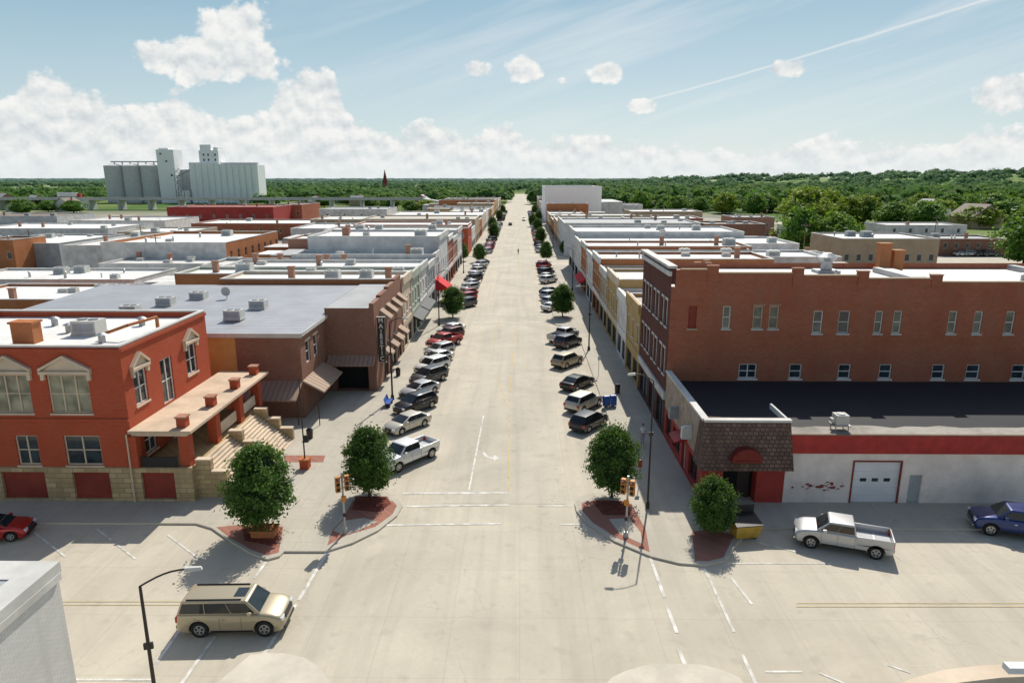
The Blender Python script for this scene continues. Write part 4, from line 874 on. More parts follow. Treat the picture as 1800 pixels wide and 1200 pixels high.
tp_=[(1125,372),(1190,378),(1275,376),(1230,372),(1325,378),(1570,398),(1615,400),(1650,388),(1700,384),(1770,398),(1350,374),(1480,372),(1600,372),(1535,370),(1680,370),(1160,362),(1100,362),(1790,384),(1065,358),(1385,364),(1300,364),(1250,362),(1430,356),(1720,360),(1640,360)]
for i in range(62): tp_.append((rr.uniform(1080,1830),rr.uniform(347,376)))
for i in range(12): tp_.append((rr.uniform(1480,1830),rr.uniform(378,402)))
for (a,c) in tp_:
    bigtree(a,c,rr.uniform(12,21),rr.uniform(9,14),'green leafy tree among the houses on the right side of town',rr.choice([0,1,1,0,2]),'leafy trees among the right side houses')
lp=[(690,366),(650,364),(610,360),(570,364),(545,360),(780,362),(810,360),(670,358),(40,376),(85,372),(130,374),(480,362),(160,362)]+[(rr.uniform(540,850),rr.uniform(346,358)) for i in range(20)]+[(rr.uniform(-20,180),rr.uniform(358,372)) for i in range(8)]
for (a,c) in lp:
    bigtree(a,c,rr.uniform(11,16),rr.uniform(7,10),'green leafy tree in the background left of the main street',rr.choice([0,1]),'leafy trees in the left background')
def forest(name,specs,m):
    tn=60
    tv=np.zeros((3,tn*4,3))
    for k in range(3):
        r=random.Random(60+k); L=[]
        for i in range(tn):
            a=r.uniform(0,2*PI); e=math.asin(r.uniform(-.1,1)); q=r.uniform(.85,1.05)*(1+.15*math.sin(3*a+k))
            p=Vector((math.cos(a)*math.cos(e)*q,math.sin(a)*math.cos(e)*q,.42+.58*math.sin(e)*q)); n=Vector((math.cos(a)*math.cos(e)*.8,math.sin(a)*math.cos(e)*.8,math.sin(e)+.4))+Vector((r.uniform(-.35,.35),r.uniform(-.35,.35),r.uniform(-.2,.4))); n.normalize()
            u=n.orthogonal().normalized(); w=n.cross(u); s=r.uniform(.2,.34)
            L+=[p-u*s,p-w*s*.8,p+u*s,p+w*s*.8]
        tv[k]=np.array([tuple(x) for x in L])
    vs=[]
    for i,(x,y,z,rx,h) in enumerate(specs):
        t=tv[i%3]; a=i*1.7; ca,sa=math.cos(a),math.sin(a)
        q=np.empty_like(t); q[:,0]=(t[:,0]*ca-t[:,1]*sa)*rx+x; q[:,1]=(t[:,0]*sa+t[:,1]*ca)*rx+y; q[:,2]=t[:,2]*h+z; vs.append(q)
    vs=np.concatenate(vs); nf=len(vs)//4
    me=bpy.data.meshes.new(name); me.vertices.add(len(vs)); me.vertices.foreach_set('co',vs.ravel()); me.loops.add(nf*4); me.loops.foreach_set('vertex_index',np.arange(nf*4,dtype=np.int32))
    me.polygons.add(nf); me.polygons.foreach_set('loop_start',np.arange(0,nf*4,4,dtype=np.int32)); me.polygons.foreach_set('loop_total',np.full(nf,4,dtype=np.int32)); me.update(calc_edges=True); me.materials.append(M[m])
    o=bpy.data.objects.new(name,me); C.objects.link(o); o['kind']='stuff'; return o
sp=[]
rr=random.Random(9)
def ok(x,y):
    if abs(x+1.5)<15 and y<1150: return False
    if -420<x<-225 and y<700: return False
    if y<580 and x<100: return False
    if x>100 and y<520 and rr.random()<.55: return False
    if x<-15 and y<640 and x>-230 and rr.random()<.6: return False
    if x<0 and 1000<y<1500 and x<-520: return False
    return True
for (ya,yb,n) in ((460,800,1100),(800,1400,1300),(1400,2600,1400),(2600,5000,1100)):
    for i in range(n):
        y=rr.uniform(ya,yb); x=rr.uniform(-.82,.80)*y
        if not ok(x,y): continue
        if mnoise.noise(Vector((x*.006,y*.004,1)))<-.28 and y>700: continue
        s=rr.uniform(.8,1.4)*(1.1 if y<1400 else 1.6 if y<2600 else 2.6); sp.append((x,y,hill(x,y)-.5,rr.uniform(6,9)*s,rr.uniform(9,13)*min(s,1.2)*(.85 if x<0 else 1)))
for i in range(500):
    y=rr.uniform(5000,8500); x=rr.uniform(-.8,.8)*y; sp.append((x,y,0,rr.uniform(40,90),rr.uniform(9,15)))
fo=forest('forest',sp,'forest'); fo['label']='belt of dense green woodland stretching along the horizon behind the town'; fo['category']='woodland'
# ------------------------------------------------------------------ cars
KD={'sedan':dict(L=4.75,W=.92,hood=.92,belt=1.0,H=1.45,zb=.22,r=.34,wx=(-1.4,1.46),cb=(-2.0,1.35),ct=(-1.15,.2),tail=1.02),
 'hatch':dict(L=4.45,W=.92,hood=.98,belt=1.05,H=1.58,zb=.24,r=.34,wx=(-1.32,1.4),cb=(-2.15,1.35),ct=(-1.7,.25),tail=1.05),
 'suv':dict(L=4.8,W=.95,hood=1.08,belt=1.16,H=1.76,zb=.28,r=.38,wx=(-1.42,1.46),cb=(-2.3,1.32),ct=(-1.8,.42),tail=1.16),
 'wagon':dict(L=5.5,W=1.02,hood=1.24,belt=1.32,H=1.96,zb=.32,r=.44,wx=(-1.55,1.76),cb=(-2.66,1.6),ct=(-2.42,.88),tail=1.32),
 'pickup':dict(L=5.7,W=1.0,hood=1.26,belt=1.34,H=1.93,zb=.42,r=.43,wx=(-1.85,1.85),cb=(-.7,1.62),ct=(-.58,.84),tail=.9)}
def car_parts(kind):
    k=KD[kind]; L=k['L']/2; W=k['W']; zb=k['zb']; r=k['r']; ra=r+.07; P=[]
    pr=[(-L+.06,zb+.04),(-L,zb+.12),(-L-.02,zb+.38),(-L+.02,k['tail']-.16),(-L+.07,k['tail']-.05),(-L+.16,k['tail'])]
    if kind=='pickup': pr+=[(k['cb'][0]-.02,.9),(k['cb'][0],k['belt'])]
    else: pr+=[(k['cb'][0],k['belt'])] if k['cb'][0]>-L+.25 else []
    pr+=[(k['cb'][1],k['belt']),((k['cb'][1]+L)/2,k['hood']+.0),(L-.4,k['hood']-.07),(L-.16,k['hood']-.15),(L-.05,k['hood']-.27),(L,k['hood']-.45),(L+.01,zb+.25),(L-.04,zb+.08),(L-.12,zb+.02)]
    for xc in (k['wx'][1],k['wx'][0]):
        pr.append((xc+ra,zb)); 
        for i in range(1,12):
            a=PI*i/12; pr.append((xc+ra*math.cos(a),max(zb+.01,r+ra*math.sin(a))))
        pr.append((xc-ra,zb))
    b=MB(); sl=[]; half=[(-W,.20,.13),(-W+.03,.12,.07),(-W+.10,.06,.03),(-W+.22,.02,.01),(-W+.45,0,0)]
    for y,cut,dz in half+[(-a,c,d) for a,c,d in half[::-1]]:
        s=[]
        for (x,z) in pr:
            inarch=any(abs(x-c)<ra+.005 and z<r+ra+.005 for c in k['wx'])
            if abs(x)>L*.8: x-=math.copysign(cut*(abs(x)-L*.8)/(L*.2),x)
            if z>zb+.45 and not inarch: z-=dz
            s.append((x,y,z))
        sl.append(s)
    for i in range(len(sl)-1):
        for j in range(len(pr)):
            q=(j+1)%len(pr); b.face([sl[i][j],sl[i][q],sl[i+1][q],sl[i+1][j]])
    b.face(sl[0]); b.face(sl[-1][::-1]); P.append(('body',b,'paint',None,42,0))
    b=MB(); b.box(-L+.3,L-.3,-W+.28,W-.28,zb-.04,.8); P.append(('underbody',b,'dark',None,None,0))
    (b0,b1),(t0,t1)=k['cb'],k['ct']; wb=W-.06; wt=W-.21; z0=k['belt']-.03; z1=k['H']
    cb=[(b0,-wb,z0),(b1,-wb,z0),(b1,wb,z0),(b0,wb,z0)]; ct=[(t0,-wt,z1),(t1,-wt,z1),(t1,wt,z1),(t0,wt,z1)]
    b=MB(); b.hull8(cb,ct); P.append(('cabin',b,'paint',None,40,.08))
    lerp=lambda a,c,t:Vector(a)+(Vector(c)-Vector(a))*t
    def panel(A,B,Cc,D,s0,s1,t0_,t1_,off):
        f=lambda s,t: lerp(lerp(A,B,s),lerp(D,Cc,s),t)
        n=(Vector(B)-Vector(A)).cross(Vector(D)-Vector(A)).normalized()
        if n.dot(f(.5,.5)-Vector(((b0+b1)/2,0,z0)))<0 : n=-n
        m=MB(); q=[f(s0,t0_),f(s1,t0_),f(s1,t1_),f(s0,t1_)]; m.hull8([x-n*.02 for x in q],[x+n*off for x in q]); return m
    P.append(('windshield',panel(cb[1],cb[2],ct[2],ct[1],.05,.95,.08,.9,.01),'carglass',None,None,0))
    P.append(('rear_window',panel(cb[0],cb[3],ct[3],ct[0],.08,.92,.2,.86,.01),'carglass',None,None,0))
    cuts=[(.03,.335),(.345,.655),(.665,.95)] if kind in('suv','wagon') else [(.05,.485),(.495,.93)]
    for (s0,s1) in cuts:
        for i in ((0,1),(3,2)):
            P.append(('side_window',panel(cb[i[0]],cb[i[1]],ct[i[1]],ct[i[0]],s0,s1,.1,.84,.01),'carglass',None,None,0))
    if kind=='wagon':
        for s in (-1,1): b=MB(); b.box(-2.2,.6,s*(wt-.12)-.02,s*(wt-.12)+.02,z1+.0,z1+.06); P.append(('roof_rail',b,'black',None,None,0))
        b=MB(); b.box(.1,.7,-.4,.4,z1+.002,z1+.012); P.append(('sunroof',b,'carglass',None,None,0))
    for s in (-1,1):
        b=MB(); b.box(b1-.6,b1-.4,s*(W+.0),s*(W+.17),z0+.02,z0+.19); P.append(('mirror',b,'paint',None,None,.02))
        b=MB(); b.box(L-.22,L-.03,s*(W-.46),s*(W-.1),k['hood']-.38,k['hood']-.2); P.append(('headlight',b,'hl',None,None,0))
        b=MB(); b.box(-L+.02,-L+.16,s*(W-.3),s*(W-.04),k['belt']-.45,k['belt']-.14); P.append(('taillight',b,'tl',None,None,0))
        for xc in k['wx']:
            b=MB(); n=12
            for i in range(n):
                a=PI*i/n;a2=PI*(i+1)/n; q=lambda t,rr_:(xc+rr_*math.cos(t),s*(W+.004),r+rr_*math.sin(t)); b.face([q(a,ra-.005),q(a,ra+.03),q(a2,ra+.03),q(a2,ra-.005)])
            P.append(('arch_trim',b,'black',None,None,0))
    b=MB(); b.box(L-.1,L+.018,-W+.5,W-.5,k['hood']-.46,k['hood']-.22); P.append(('grille',b,'black',None,None,0))
    b=MB(); b.box(L-.12,L+.03,-W+.22,W-.22,zb+.05,zb+.17); P.append(('front_bumper',b,'chrome' if kind=='pickup' else 'black',None,None,0))
    b=MB(); b.box(-L-.06,-L+.1,-W+.22,W-.22,zb+.08,zb+.26); P.append(('rear_bumper',b,'chrome' if kind=='pickup' else 'black',None,None,0))
    for s in (-1,1):
        xs_=[b0*.22+b1*.78-.05,(b0+b1)/2+.05,b0*.78+b1*.22] if kind!='pickup' else [1.3,.35,-.62]
        b=MB()
        for x in xs_: b.box(x-.008,x+.008,s*(W-.01),s*(W+.003),zb+.1,z0-.12)
        b.box(k['wx'][0]+ra+.05,k['wx'][1]-ra-.05,s*(W-.01),s*(W+.01),zb,zb+.1); P.append(('door_trim',b,'black',None,None,0))
        for x in (xs_[1]+.1,xs_[2]+.1): b=MB(); b.box(x,x+.18,s*W,s*(W+.03),z0-.28,z0-.24); P.append(('door_handle',b,'chrome',None,None,0))
    if kind=='pickup':
        for s in (-1,1): b=MB(); b.box(-L+.06,-.71,s*(W-.1),s*(W-.01),.8,1.34); P.append(('bed_side',b,'paint',None,40,.025))
        b=MB(); b.box(-L+.0,-L+.08,-W+.1,W-.1,.6,1.32); P.append(('tailgate',b,'paint',None,40,.02))
        b=MB(); b.box(-L+.1,-.74,-W+.1,W-.1,.901,.92); P.append(('bed_liner',b,'bedgrey',None,None,0))
    for xc in k['wx']:
        for s in (-1,1):
            b=MB(); b.cyl((xc,s*(W-.27),r),(xc,s*(W-.015),r),r,n=20); i=len(P); P.append(('wheel',b,'rubber',None,35,0))
            b=MB(); b.cyl((xc,s*(W-.05),r),(xc,s*(W+.0),r),r*.68,r*.62,n=16); P.append(('rim',b,'rim',i,35,0))
            b=MB(); 
            for q in range(5):
                a=q*2*PI/5+.3; x_=xc+math.cos(a)*r*.38; z_=r+math.sin(a)*r*.38; b.cyl((x_,s*(W-.0),z_),(x_,s*(W+.004),z_),r*.15,n=6)
            P.append(('rim_opening',b,'dark',i,None,0))
    return P
M['bedgrey']=mat('bed_liner',(.45,.46,.48),.6,var=.2,scale=3)
CM={};CJ={}
def car(kind,col,x,y,ang,label,full=True,cat='car',name='parked_car',group='cars parked along the kerb',z=.01):
    pm=paint(col)
    if kind not in CM:
        P=car_parts(kind); CM[kind]=[(n,b.mesh('car_'+n,[M[mk] if mk!='paint' else pm],sm,bv),mk,par) for n,b,mk,par,sm,bv in P]
        keys=['paint','carglass','dark','rubber','rim','hl','tl','black','chrome','bedgrey']; j=MB()
        for n,b,mk,par,sm,bv in P: j.add(b,keys.index(mk))
        CJ[kind]=j.mesh('whole_'+kind,[pm]+[M[q] for q in keys[1:]])
    if not full:
        o=bpy.data.objects.new(name,CJ[kind]); C.objects.link(o); o.material_slots[0].link='OBJECT'; o.material_slots[0].material=pm
        o.location=(x,y,z); o.rotation_euler=(0,0,ang); return tag(o,label,cat,group)
    r=thing(name,label,cat,(x,y,z),ang,group); objs=[]
    for n,me,mk,par in CM[kind]:
        o=bpy.data.objects.new(n,me); C.objects.link(o); o.parent=objs[par] if par is not None else r; objs.append(o)
        if mk=='paint': o.material_slots[0].link='OBJECT'; o.material_slots[0].material=pm
    return r
WH=(.74,.74,.72);SI=(.46,.47,.48);BK=(.014,.014,.016);RD=(.38,.014,.016);TN=(.40,.34,.23);DG=(.06,.06,.065);BL=(.006,.03,.15);MR=(.10,.015,.02);CH=(.56,.52,.43)
aL=-PI/2-ANG; aR=PI/2-ANG
def pc(kind,col,px,py,side,label,full=True,**k):
    x,y=G(px,py); car(kind,col,x,y,aL if side=='L' else aR,label,full,cat='pickup truck' if kind=='pickup' else 'suv' if kind in('suv','wagon') else 'car',name='parked_pickup' if kind=='pickup' else 'parked_car',**k)
pc('pickup',WH,717,812,'L','white crew cab pickup parked nearest the left tree and signal')
pc('sedan',CH,716,753,'L','champagne sedan parked just beyond the white pickup on the left')
pc('suv',BK,731,720,'L','black suv parked second beyond the white pickup on the left')
pc('sedan',SI,738,693,'L','silver sedan between two dark suvs on the left kerb')
pc('suv',DG,754,671,'L','dark grey suv parked beyond the silver sedan on the left')
pc('suv',WH,760,652,'L','white suv parked beside the dark grey suv on the left')
pc('sedan',WH,768,636,'L','white sedan between the white suv and the silver hatchback on the left')
pc('hatch',SI,773,623,'L','silver hatchback next to the red pickup on the left')
pc('pickup',RD,781,608,'L','red pickup parked on the left before the middle crosswalk')
pc('suv',MR,790,596,'L','maroon suv parked just past the red pickup on the left')
pc('sedan',WH,793,585,'L','white sedan last before the middle crosswalk tree on the left')
for i,(a,c,kd,cl,nm) in enumerate(((818,540,'suv',DG,'dark grey suv'),(819,530,'suv',RD,'red suv'),(822,520,'sedan',RD,'red sedan'),(825,511,'hatch',SI,'silver hatchback'),(828,503,'sedan',WH,'white sedan'),(832,495,'suv',BK,'black suv'),(835,488,'sedan',SI,'silver sedan'),(838,482,'suv',WH,'white suv'),(841,476,'sedan',DG,'grey sedan'),(844,470,'suv',WH,'white suv'),(847,465,'sedan',BK,'black sedan'))):
    pc(kd,cl,a,c,'L',f'{nm} parked on the left kerb, {ordn[i] if i<12 else "last"} past the middle crosswalk',full=False)
pc('hatch',BK,1035,750,'R','black hatchback parked nearest the camera on the right kerb')
pc('suv',CH,1026,717,'R','pale champagne suv parked behind the nearest black hatchback on the right')
pc('sedan',BK,1015,680,'R','black sedan parked alone beyond the pale suv on the right')
pc('suv',TN,997,642,'R','tan suv parked beyond the black sedan on the right')
pc('suv',DG,998,608,'R','dark suv parked beside the silver pickup on the right')
pc('pickup',SI,990,598,'R','silver pickup parked before the middle crosswalk on the right')
for i,(a,c,kd,cl,nm) in enumerate(((971,545,'sedan',WH,'white sedan'),(969,535,'hatch',SI,'silver hatchback'),(967,525,'suv',SI,'silver suv'),(965,516,'sedan',DG,'grey sedan'),(964,497,'suv',WH,'white suv'),(962,490,'sedan',WH,'second white sedan'),(960,483,'suv',DG,'dark suv'),(958,477,'sedan',MR,'maroon sedan'),(956,471,'suv',RD,'red suv'),(955,466,'sedan',WH,'third white sedan'))):
    pc(kd,cl,a,c,'R',f'{nm} parked on the right kerb, {ordn[i]} past the middle crosswalk',full=False)
cc=[(WH,'white'),(SI,'silver'),(BK,'black'),(DG,'grey'),(RD,'red')]
rr=random.Random(33)
for side,X in (('L',-10.6),('R',6.7)):
    y=212
    while y<470:
        if rr.random()<.7 and not 345<y<372:
            cl,nm=rr.choice(cc); s='left' if side=='L' else 'right'
            car(rr.choice(['sedan','suv','hatch']),cl,X,y,aL if side=='L' else aR,f'tiny {nm} car parked far along the {s} kerb beyond the second intersection',False,group=f'far {nm} cars on the {s} kerb')
        y+=4.6 if y<300 else 7
car('suv',WH,*G(921,388),-PI/2,'small white suv driving towards the camera far down the street',False,name='driving_car',group=None,cat='car'); car('sedan',DG,*G(897,396),PI/2+.0,'small grey car driving in the middle of the far street',False,name='driving_car',group=None)
x,y=G(418,1098); car('wagon',TN,x,y,R(2),'large tan full size suv driving across the intersection in the foreground',cat='suv',name='large_suv',group=None)
x,y=G(1478,960); car('pickup',SI,x,y,PI-R(20),'silver pickup parked at an angle on the cross street in front of the white wall',cat='pickup truck',name='parked_pickup',group=None)
x,y=G(1790,938); car('pickup',BL,x,y,PI-R(20),'deep blue pickup at the right edge of the photo',cat='pickup truck',name='parked_pickup',group=None)
x,y=G(-14,945); car('sedan',RD,x,y,R(15),'dark red car cut off by the left edge beside the red building',name='parked_car',group=None)
for i,(a,c) in enumerate(((1352,428),(1366,432),(1380,430),(1345,418),(1360,416))): car('sedan',cc[i][0],*G(a,c),.3,f'{cc[i][1]} car in the small lot left of the bright green tree pair',False,name='parked_car',group=None)
for i,a in enumerate((1690,1705,1722,1738)): car('suv' if i%2 else 'sedan',cc[i][0],*G(a,450),.1,f'{cc[i][1]} car in front of the low dark storefront at far right',False,name='parked_car',group=None)
car('suv',BK,*G(330,521),.2,'black car parked in the alley behind the theatre roof',False,name='parked_car',group=None)
tk=thing('semi_truck','white semi trailer truck driving on the viaduct far left','truck',(AY(125,352,505)[0],505,8.22)); b=MB(); b.box(-9,5,-1.3,1.3,1.2,4.1); b.build('trailer',M['white'],tk,local=True); b=MB(); b.box(5.4,8,-1.2,1.2,.8,3.4); b.build('cab',M['redwall'],tk,local=True)
for x in (-8,-6.8,4,6.8): b=MB(); b.cyl((x,-1.3,.5),(x,1.3,.5),.5,n=12); b.build('wheel_axle',M['rubber'],tk,local=True)
# ------------------------------------------------------------------ street furniture
def lamp(px,py,h,rz,label,arm=2.4,group='tall street lamps',k=1.0):
    x,y=G(px,py,.13); r=thing('street_lamp',label,'street lamp',(x,y,.13),rz,group)
    b=MB(); b.cyl((0,0,0),(0,0,.5),.2*k,.17*k,n=12); b.build('base',M['bronze'],r,local=True)
    b=MB(); b.cyl((0,0,.5),(0,0,h-.5),.1*k,.065*k,n=10); b.build('pole',M['bronze'],r,local=True)
    b=MB(); pts=[(0,0,h-.5)]+[(arm*.15*k_ if k_<6 else arm*.9,0,h-.5+.5*math.sin(min(1,k_/5)*PI/2)) for k_ in range(1,7)]; b.tube(pts,.045*k); b.build('arm',M['bronze'],r,local=True)
    b=MB(); b.hull8([(arm*.85,-.14*k,h-.08),(arm+.4*k,-.1*k,h-.1),(arm+.4*k,.1*k,h-.1),(arm*.85,.14*k,h-.08)],[(arm*.85,-.09,h+.09),(arm+.35*k,-.06,h+.03),(arm+.35*k,.06,h+.03),(arm*.85,.09,h+.09)]); b.build('lamp_head',M['coping'],r,local=True,bevel=.02)
    b=MB(); b.box(-.2*k,.2*k,-.05,.05,h*.55,h*.55+.28); b.build('bracket',M['bronze'],r,local=True)
    return r
lamp(283,1288,7.5,R(15),'dark street lamp with curved arm in the bottom left foreground',arm=2.0,k=.9)
lamp(1138,892,9.9,PI,'tall dark street lamp on the right corner in front of the red shop',arm=1.5,k=.75)
lamp(690,702,8.8,0,'tall dark street lamp on the left pavement by the theatre',arm=1.6)
lamp(1035,615,8.8,PI,'tall dark street lamp on the right pavement by the buff brick shops',arm=1.6)
lamp(772,572,8.8,0,'dark street lamp on the left pavement before the middle crosswalk',arm=1.6)
lamp(1006,510,8.8,PI,'dark street lamp on the right pavement past the middle crosswalk',arm=1.6)
lamp(815,480,8.8,0,'dark street lamp on the left pavement in the far half of the block',arm=1.6)
for i,(a,c) in enumerate(((858,425),(972,435),(880,392),(952,398))): lamp(a,c,8.8,0 if a<915 else PI,'tiny street lamp beyond the second intersection',1.6,'far street lamps')
def signal(px,py,label,rz):
    x,y=G(px,py,.13); r=thing('traffic_signal',label,'traffic light',(x,y,.13),rz,'traffic signals on the corner bulbs')
    b=MB(); b.cyl((0,0,0),(0,0,.35),.2,.13,n=10); b.cyl((0,0,.35),(0,0,4.3),.07,n=10); b.build('pole',M['galv'],r,local=True)
    for dx in (.3,-.3):
        b=MB(); b.box(dx-.15,dx+.15,-.14,.14,3.0,4.05); b.box(min(0,dx),max(0,dx),-.03,.03,3.2,3.26); b.box(min(0,dx),max(0,dx),-.03,.03,3.9,3.96); hd=b.build('signal_head',M['sigyellow'],r,local=True,bevel=.015)
        for k in range(3):
            b=MB(); z=3.87-.35*k; b.cyl((dx,-.14,z),(dx,-.16,z),.11,n=12); b.build('lens',M['lensr' if k==0 else 'lensg'],hd,local=True)
            b=MB(); 
            for q in range(6):
                t=PI*q/6;t2=PI*(q+1)/6; b.face([(dx+.13*math.cos(t),-.14,z+.13*math.sin(t)),(dx+.13*math.cos(t2),-.14,z+.13*math.sin(t2)),(dx+.13*math.cos(t2),-.36,z+.13*math.sin(t2)),(dx+.13*math.cos(t),-.36,z+.13*math.sin(t))])
            b.build('visor',M['bronze'],hd,local=True)
    b=MB(); b.box(-.15,.15,-.2,-.07,2.3,2.7); b.build('pedestrian_signal',M['sigyellow'],r,local=True)
    b=MB(); b.box(-.1,.1,-.12,-.07,1.2,1.45); b.build('push_button',M['black'],r,local=True)
signal(607,936,'orange traffic signal on a short pole at the left corner bulb',.5); signal(1100,943,'orange traffic signal on a short pole at the right corner bulb',-.5)
x,y=G(537,822,.13); r=thing('flag_pole','tall thin bronze pole on a red brick pedestal left of the first tree pair','pole',(x,y,.13)); b=MB(); b.box(-.35,.35,-.35,.35,0,.75); b.build('pedestal',M['brickred'],r,local=True); b=MB(); b.box(-.4,.4,-.4,.4,.75,.85); b.build('pedestal_cap',M['brickorange'],r,local=True); b=MB(); b.cyl((0,0,.85),(0,0,7.6),.06,.04); b.build('pole',M['bronze'],r,local=True)
b=MB(); b.box(.03,.4,-.02,.02,2.2,2.8); b.build('sign_plate',M['black'],r,local=True)
x,y=G(468,936,.13); b=MB(); b.box(-.75,.75,-.5,.5,0,.4); b.box(-.82,.82,-.57,.57,.4,.48); o=b.build('planter',M['brickorange'],loc=(x,y-.2,.145)); tag(o,'low orange planter box at the foot of the largest corner tree','planter')
def bench(px,py,rz,label):
    x,y=G(px,py,.13); r=thing('bench',label,'bench',(x,y,.13),rz,'blue benches on the pavements')
    b=MB(); b.box(-.9,.9,-.25,.25,.42,.47); b.build('seat',M['blue'],r,local=True)
    b=MB(); b.hull8([(-.9,.22,.5),(.9,.22,.5),(.9,.26,.5),(-.9,.26,.5)],[(-.9,.34,.95),(.9,.34,.95),(.9,.38,.95),(-.9,.38,.95)]); b.build('backrest',M['blue'],r,local=True)
    for s in (-.75,.75): b=MB(); b.box(s-.04,s+.04,-.24,.24,0,.42); b.box(s-.04,s+.04,.22,.28,.42,.6); b.build('leg',M['black'],r,local=True)
def mailbox(px,py,label):
    x,y=G(px,py,.13); r=thing('collection_box',label,'mailbox',(x,y,.13),.3)
    for dx in (-.35,.4):
        b=MB(); n=8; w=.28
        pr=[(-.3,.15),(.3,.15),(.3,.9)]+[(.3*math.cos(PI*i/n),.9+.3*math.sin(PI*i/n)) for i in range(1,n)]+[(-.3,.9)]
        b.face([(dx-w,p,z) for p,z in pr]); b.face([(dx+w,p,z) for p,z in pr][::-1])
        for i in range(len(pr)):
            p=pr[i];q=pr[(i+1)%len(pr)]; b.face([(dx-w,*p),(dx-w,*q),(dx+w,*q),(dx+w,*p)])
        b.build('box',M['blue'],r,local=True)
        for a in (-.22,.22):
            for c in (-.24,.24): b=MB(); b.box(dx+a-.03,dx+a+.03,c-.03,c+.03,0,.15); b.build('foot',M['black'],r,local=True)
mailbox(1071,714,'pair of blue rounded boxes on the right pavement beside the pale suv'); bench(684,712,PI/2,'blue bench on the left pavement beside the dark suv')
x,y=G(1307,942,.0); r=thing('dumpster','small ochre dumpster with open black lid beside the small tree','dumpster',(x,y,.02),.15)
b=MB(); b.hull8([(-.75,-.5,.12),(.75,-.5,.12),(.75,.5,.12),(-.75,.5,.12)],[(-.9,-.75,1.05),(.9,-.75,1.05),(.9,.6,1.3),(-.9,.6,1.3)]); b.build('bin',M['dumpster'],r,local=True)
b=MB(); b.hull8([(-.92,-.78,1.06),(.92,-.78,1.06),(.92,.62,1.31),(-.92,.62,1.31)],[(-.92,-.78,1.12),(.92,-.78,1.12),(.92,.62,1.37),(-.92,.62,1.37)]); b.box(-.9,.9,.62,.68,.9,1.9); b.build('lid',M['black'],r,local=True)
for s in (-1,1): b=MB(); b.box(s*.84-.05,s*.84+.05,-.35,.35,.55,.75); b.build('lift_pocket',M['dumpster'],r,local=True)
for a in (-.6,.6):
    for c in (-.4,.4): b=MB(); b.cyl((a-.03,c,.08),(a+.03,c,.08),.08,n=8); b.build('caster',M['rubber'],r,local=True)
x,y=G(1123,855,.13); r=thing('parking_sign','small red and orange sign post beside the right street tree','sign',(x,y,.13)); b=MB(); b.cyl((0,0,0),(0,0,2.2),.03,n=8); b.build('post',M['galv'],r,local=True); b=MB(); b.box(-.16,.16,-.05,-.03,1.6,2.2); b.build('plate',M['lensr'],r,local=True)
x,y=G(1052,660,.13); r=thing('parking_sign','thin grey sign post on the right kerb by the black sedan','sign',(x,y,.13)); b=MB(); b.cyl((0,0,0),(0,0,2.4),.03,n=8); b.build('post',M['galv'],r,local=True); b=MB(); b.box(-.15,.15,-.05,-.03,1.9,2.4); b.build('plate',M['white'],r,local=True)
for i,(a,c,t) in enumerate(((545,770,'by the stone steps'),(700,660,'near the theatre fins'),(760,600,'before the middle crosswalk on the left'),(1085,690,'below the white shop on the right'))):
    x,y=G(a,c,.13); r=thing('litter_bin','round dark litter bin '+t,'bin',(x,y,.13)); b=MB(); b.cyl((0,0,0),(0,0,.8),.25,.3,n=14); b.build('bin',M['bronze'],r,local=True); b=MB(); b.cyl((0,0,.8),(0,0,1.0),.32,.15,n=14); b.build('lid',M['black'],r,local=True)
def upole(x,y,h,label):
    r=thing('utility_pole',label,'utility pole',(x,y,0),group='wooden utility poles'); b=MB(); b.cyl((0,0,0),(0,0,h),.17,.11,n=8); b.build('pole',M['wood'],r,local=True)
    b=MB(); b.box(-1.2,1.2,-.06,.06,h-.9,h-.75); b.build('crossarm',M['wood'],r,local=True)
    b=MB(); b.cyl((.3,0,h-2.6),(.3,0,h-1.7),.22,n=10); b.build('transformer',M['galv'],r,local=True)
    for q in (-1.1,-.5,.5,1.1): b=MB(); b.cyl((q,0,h-.75),(q,0,h-.55),.05,n=6); b.build('insulator',M['white'],r,local=True)
for px,py,h,t in ((283,500,11,'left alley nearest the camera'),(255,468,11,'left alley beyond the grey building'),(400,470,10,'beside the brick warehouse'),(600,415,10,'behind the left shops'),(1410,462,11,'beside the bright green tree pair'),(1640,430,10,'right of the metal roofed building'),(1345,400,10,'beside the small lot'),(1165,395,10,'behind the far right shops'),(60,470,10,'at the far left')):
    x,y=G(px,py); upole(x,y,h,'wooden utility pole '+t)
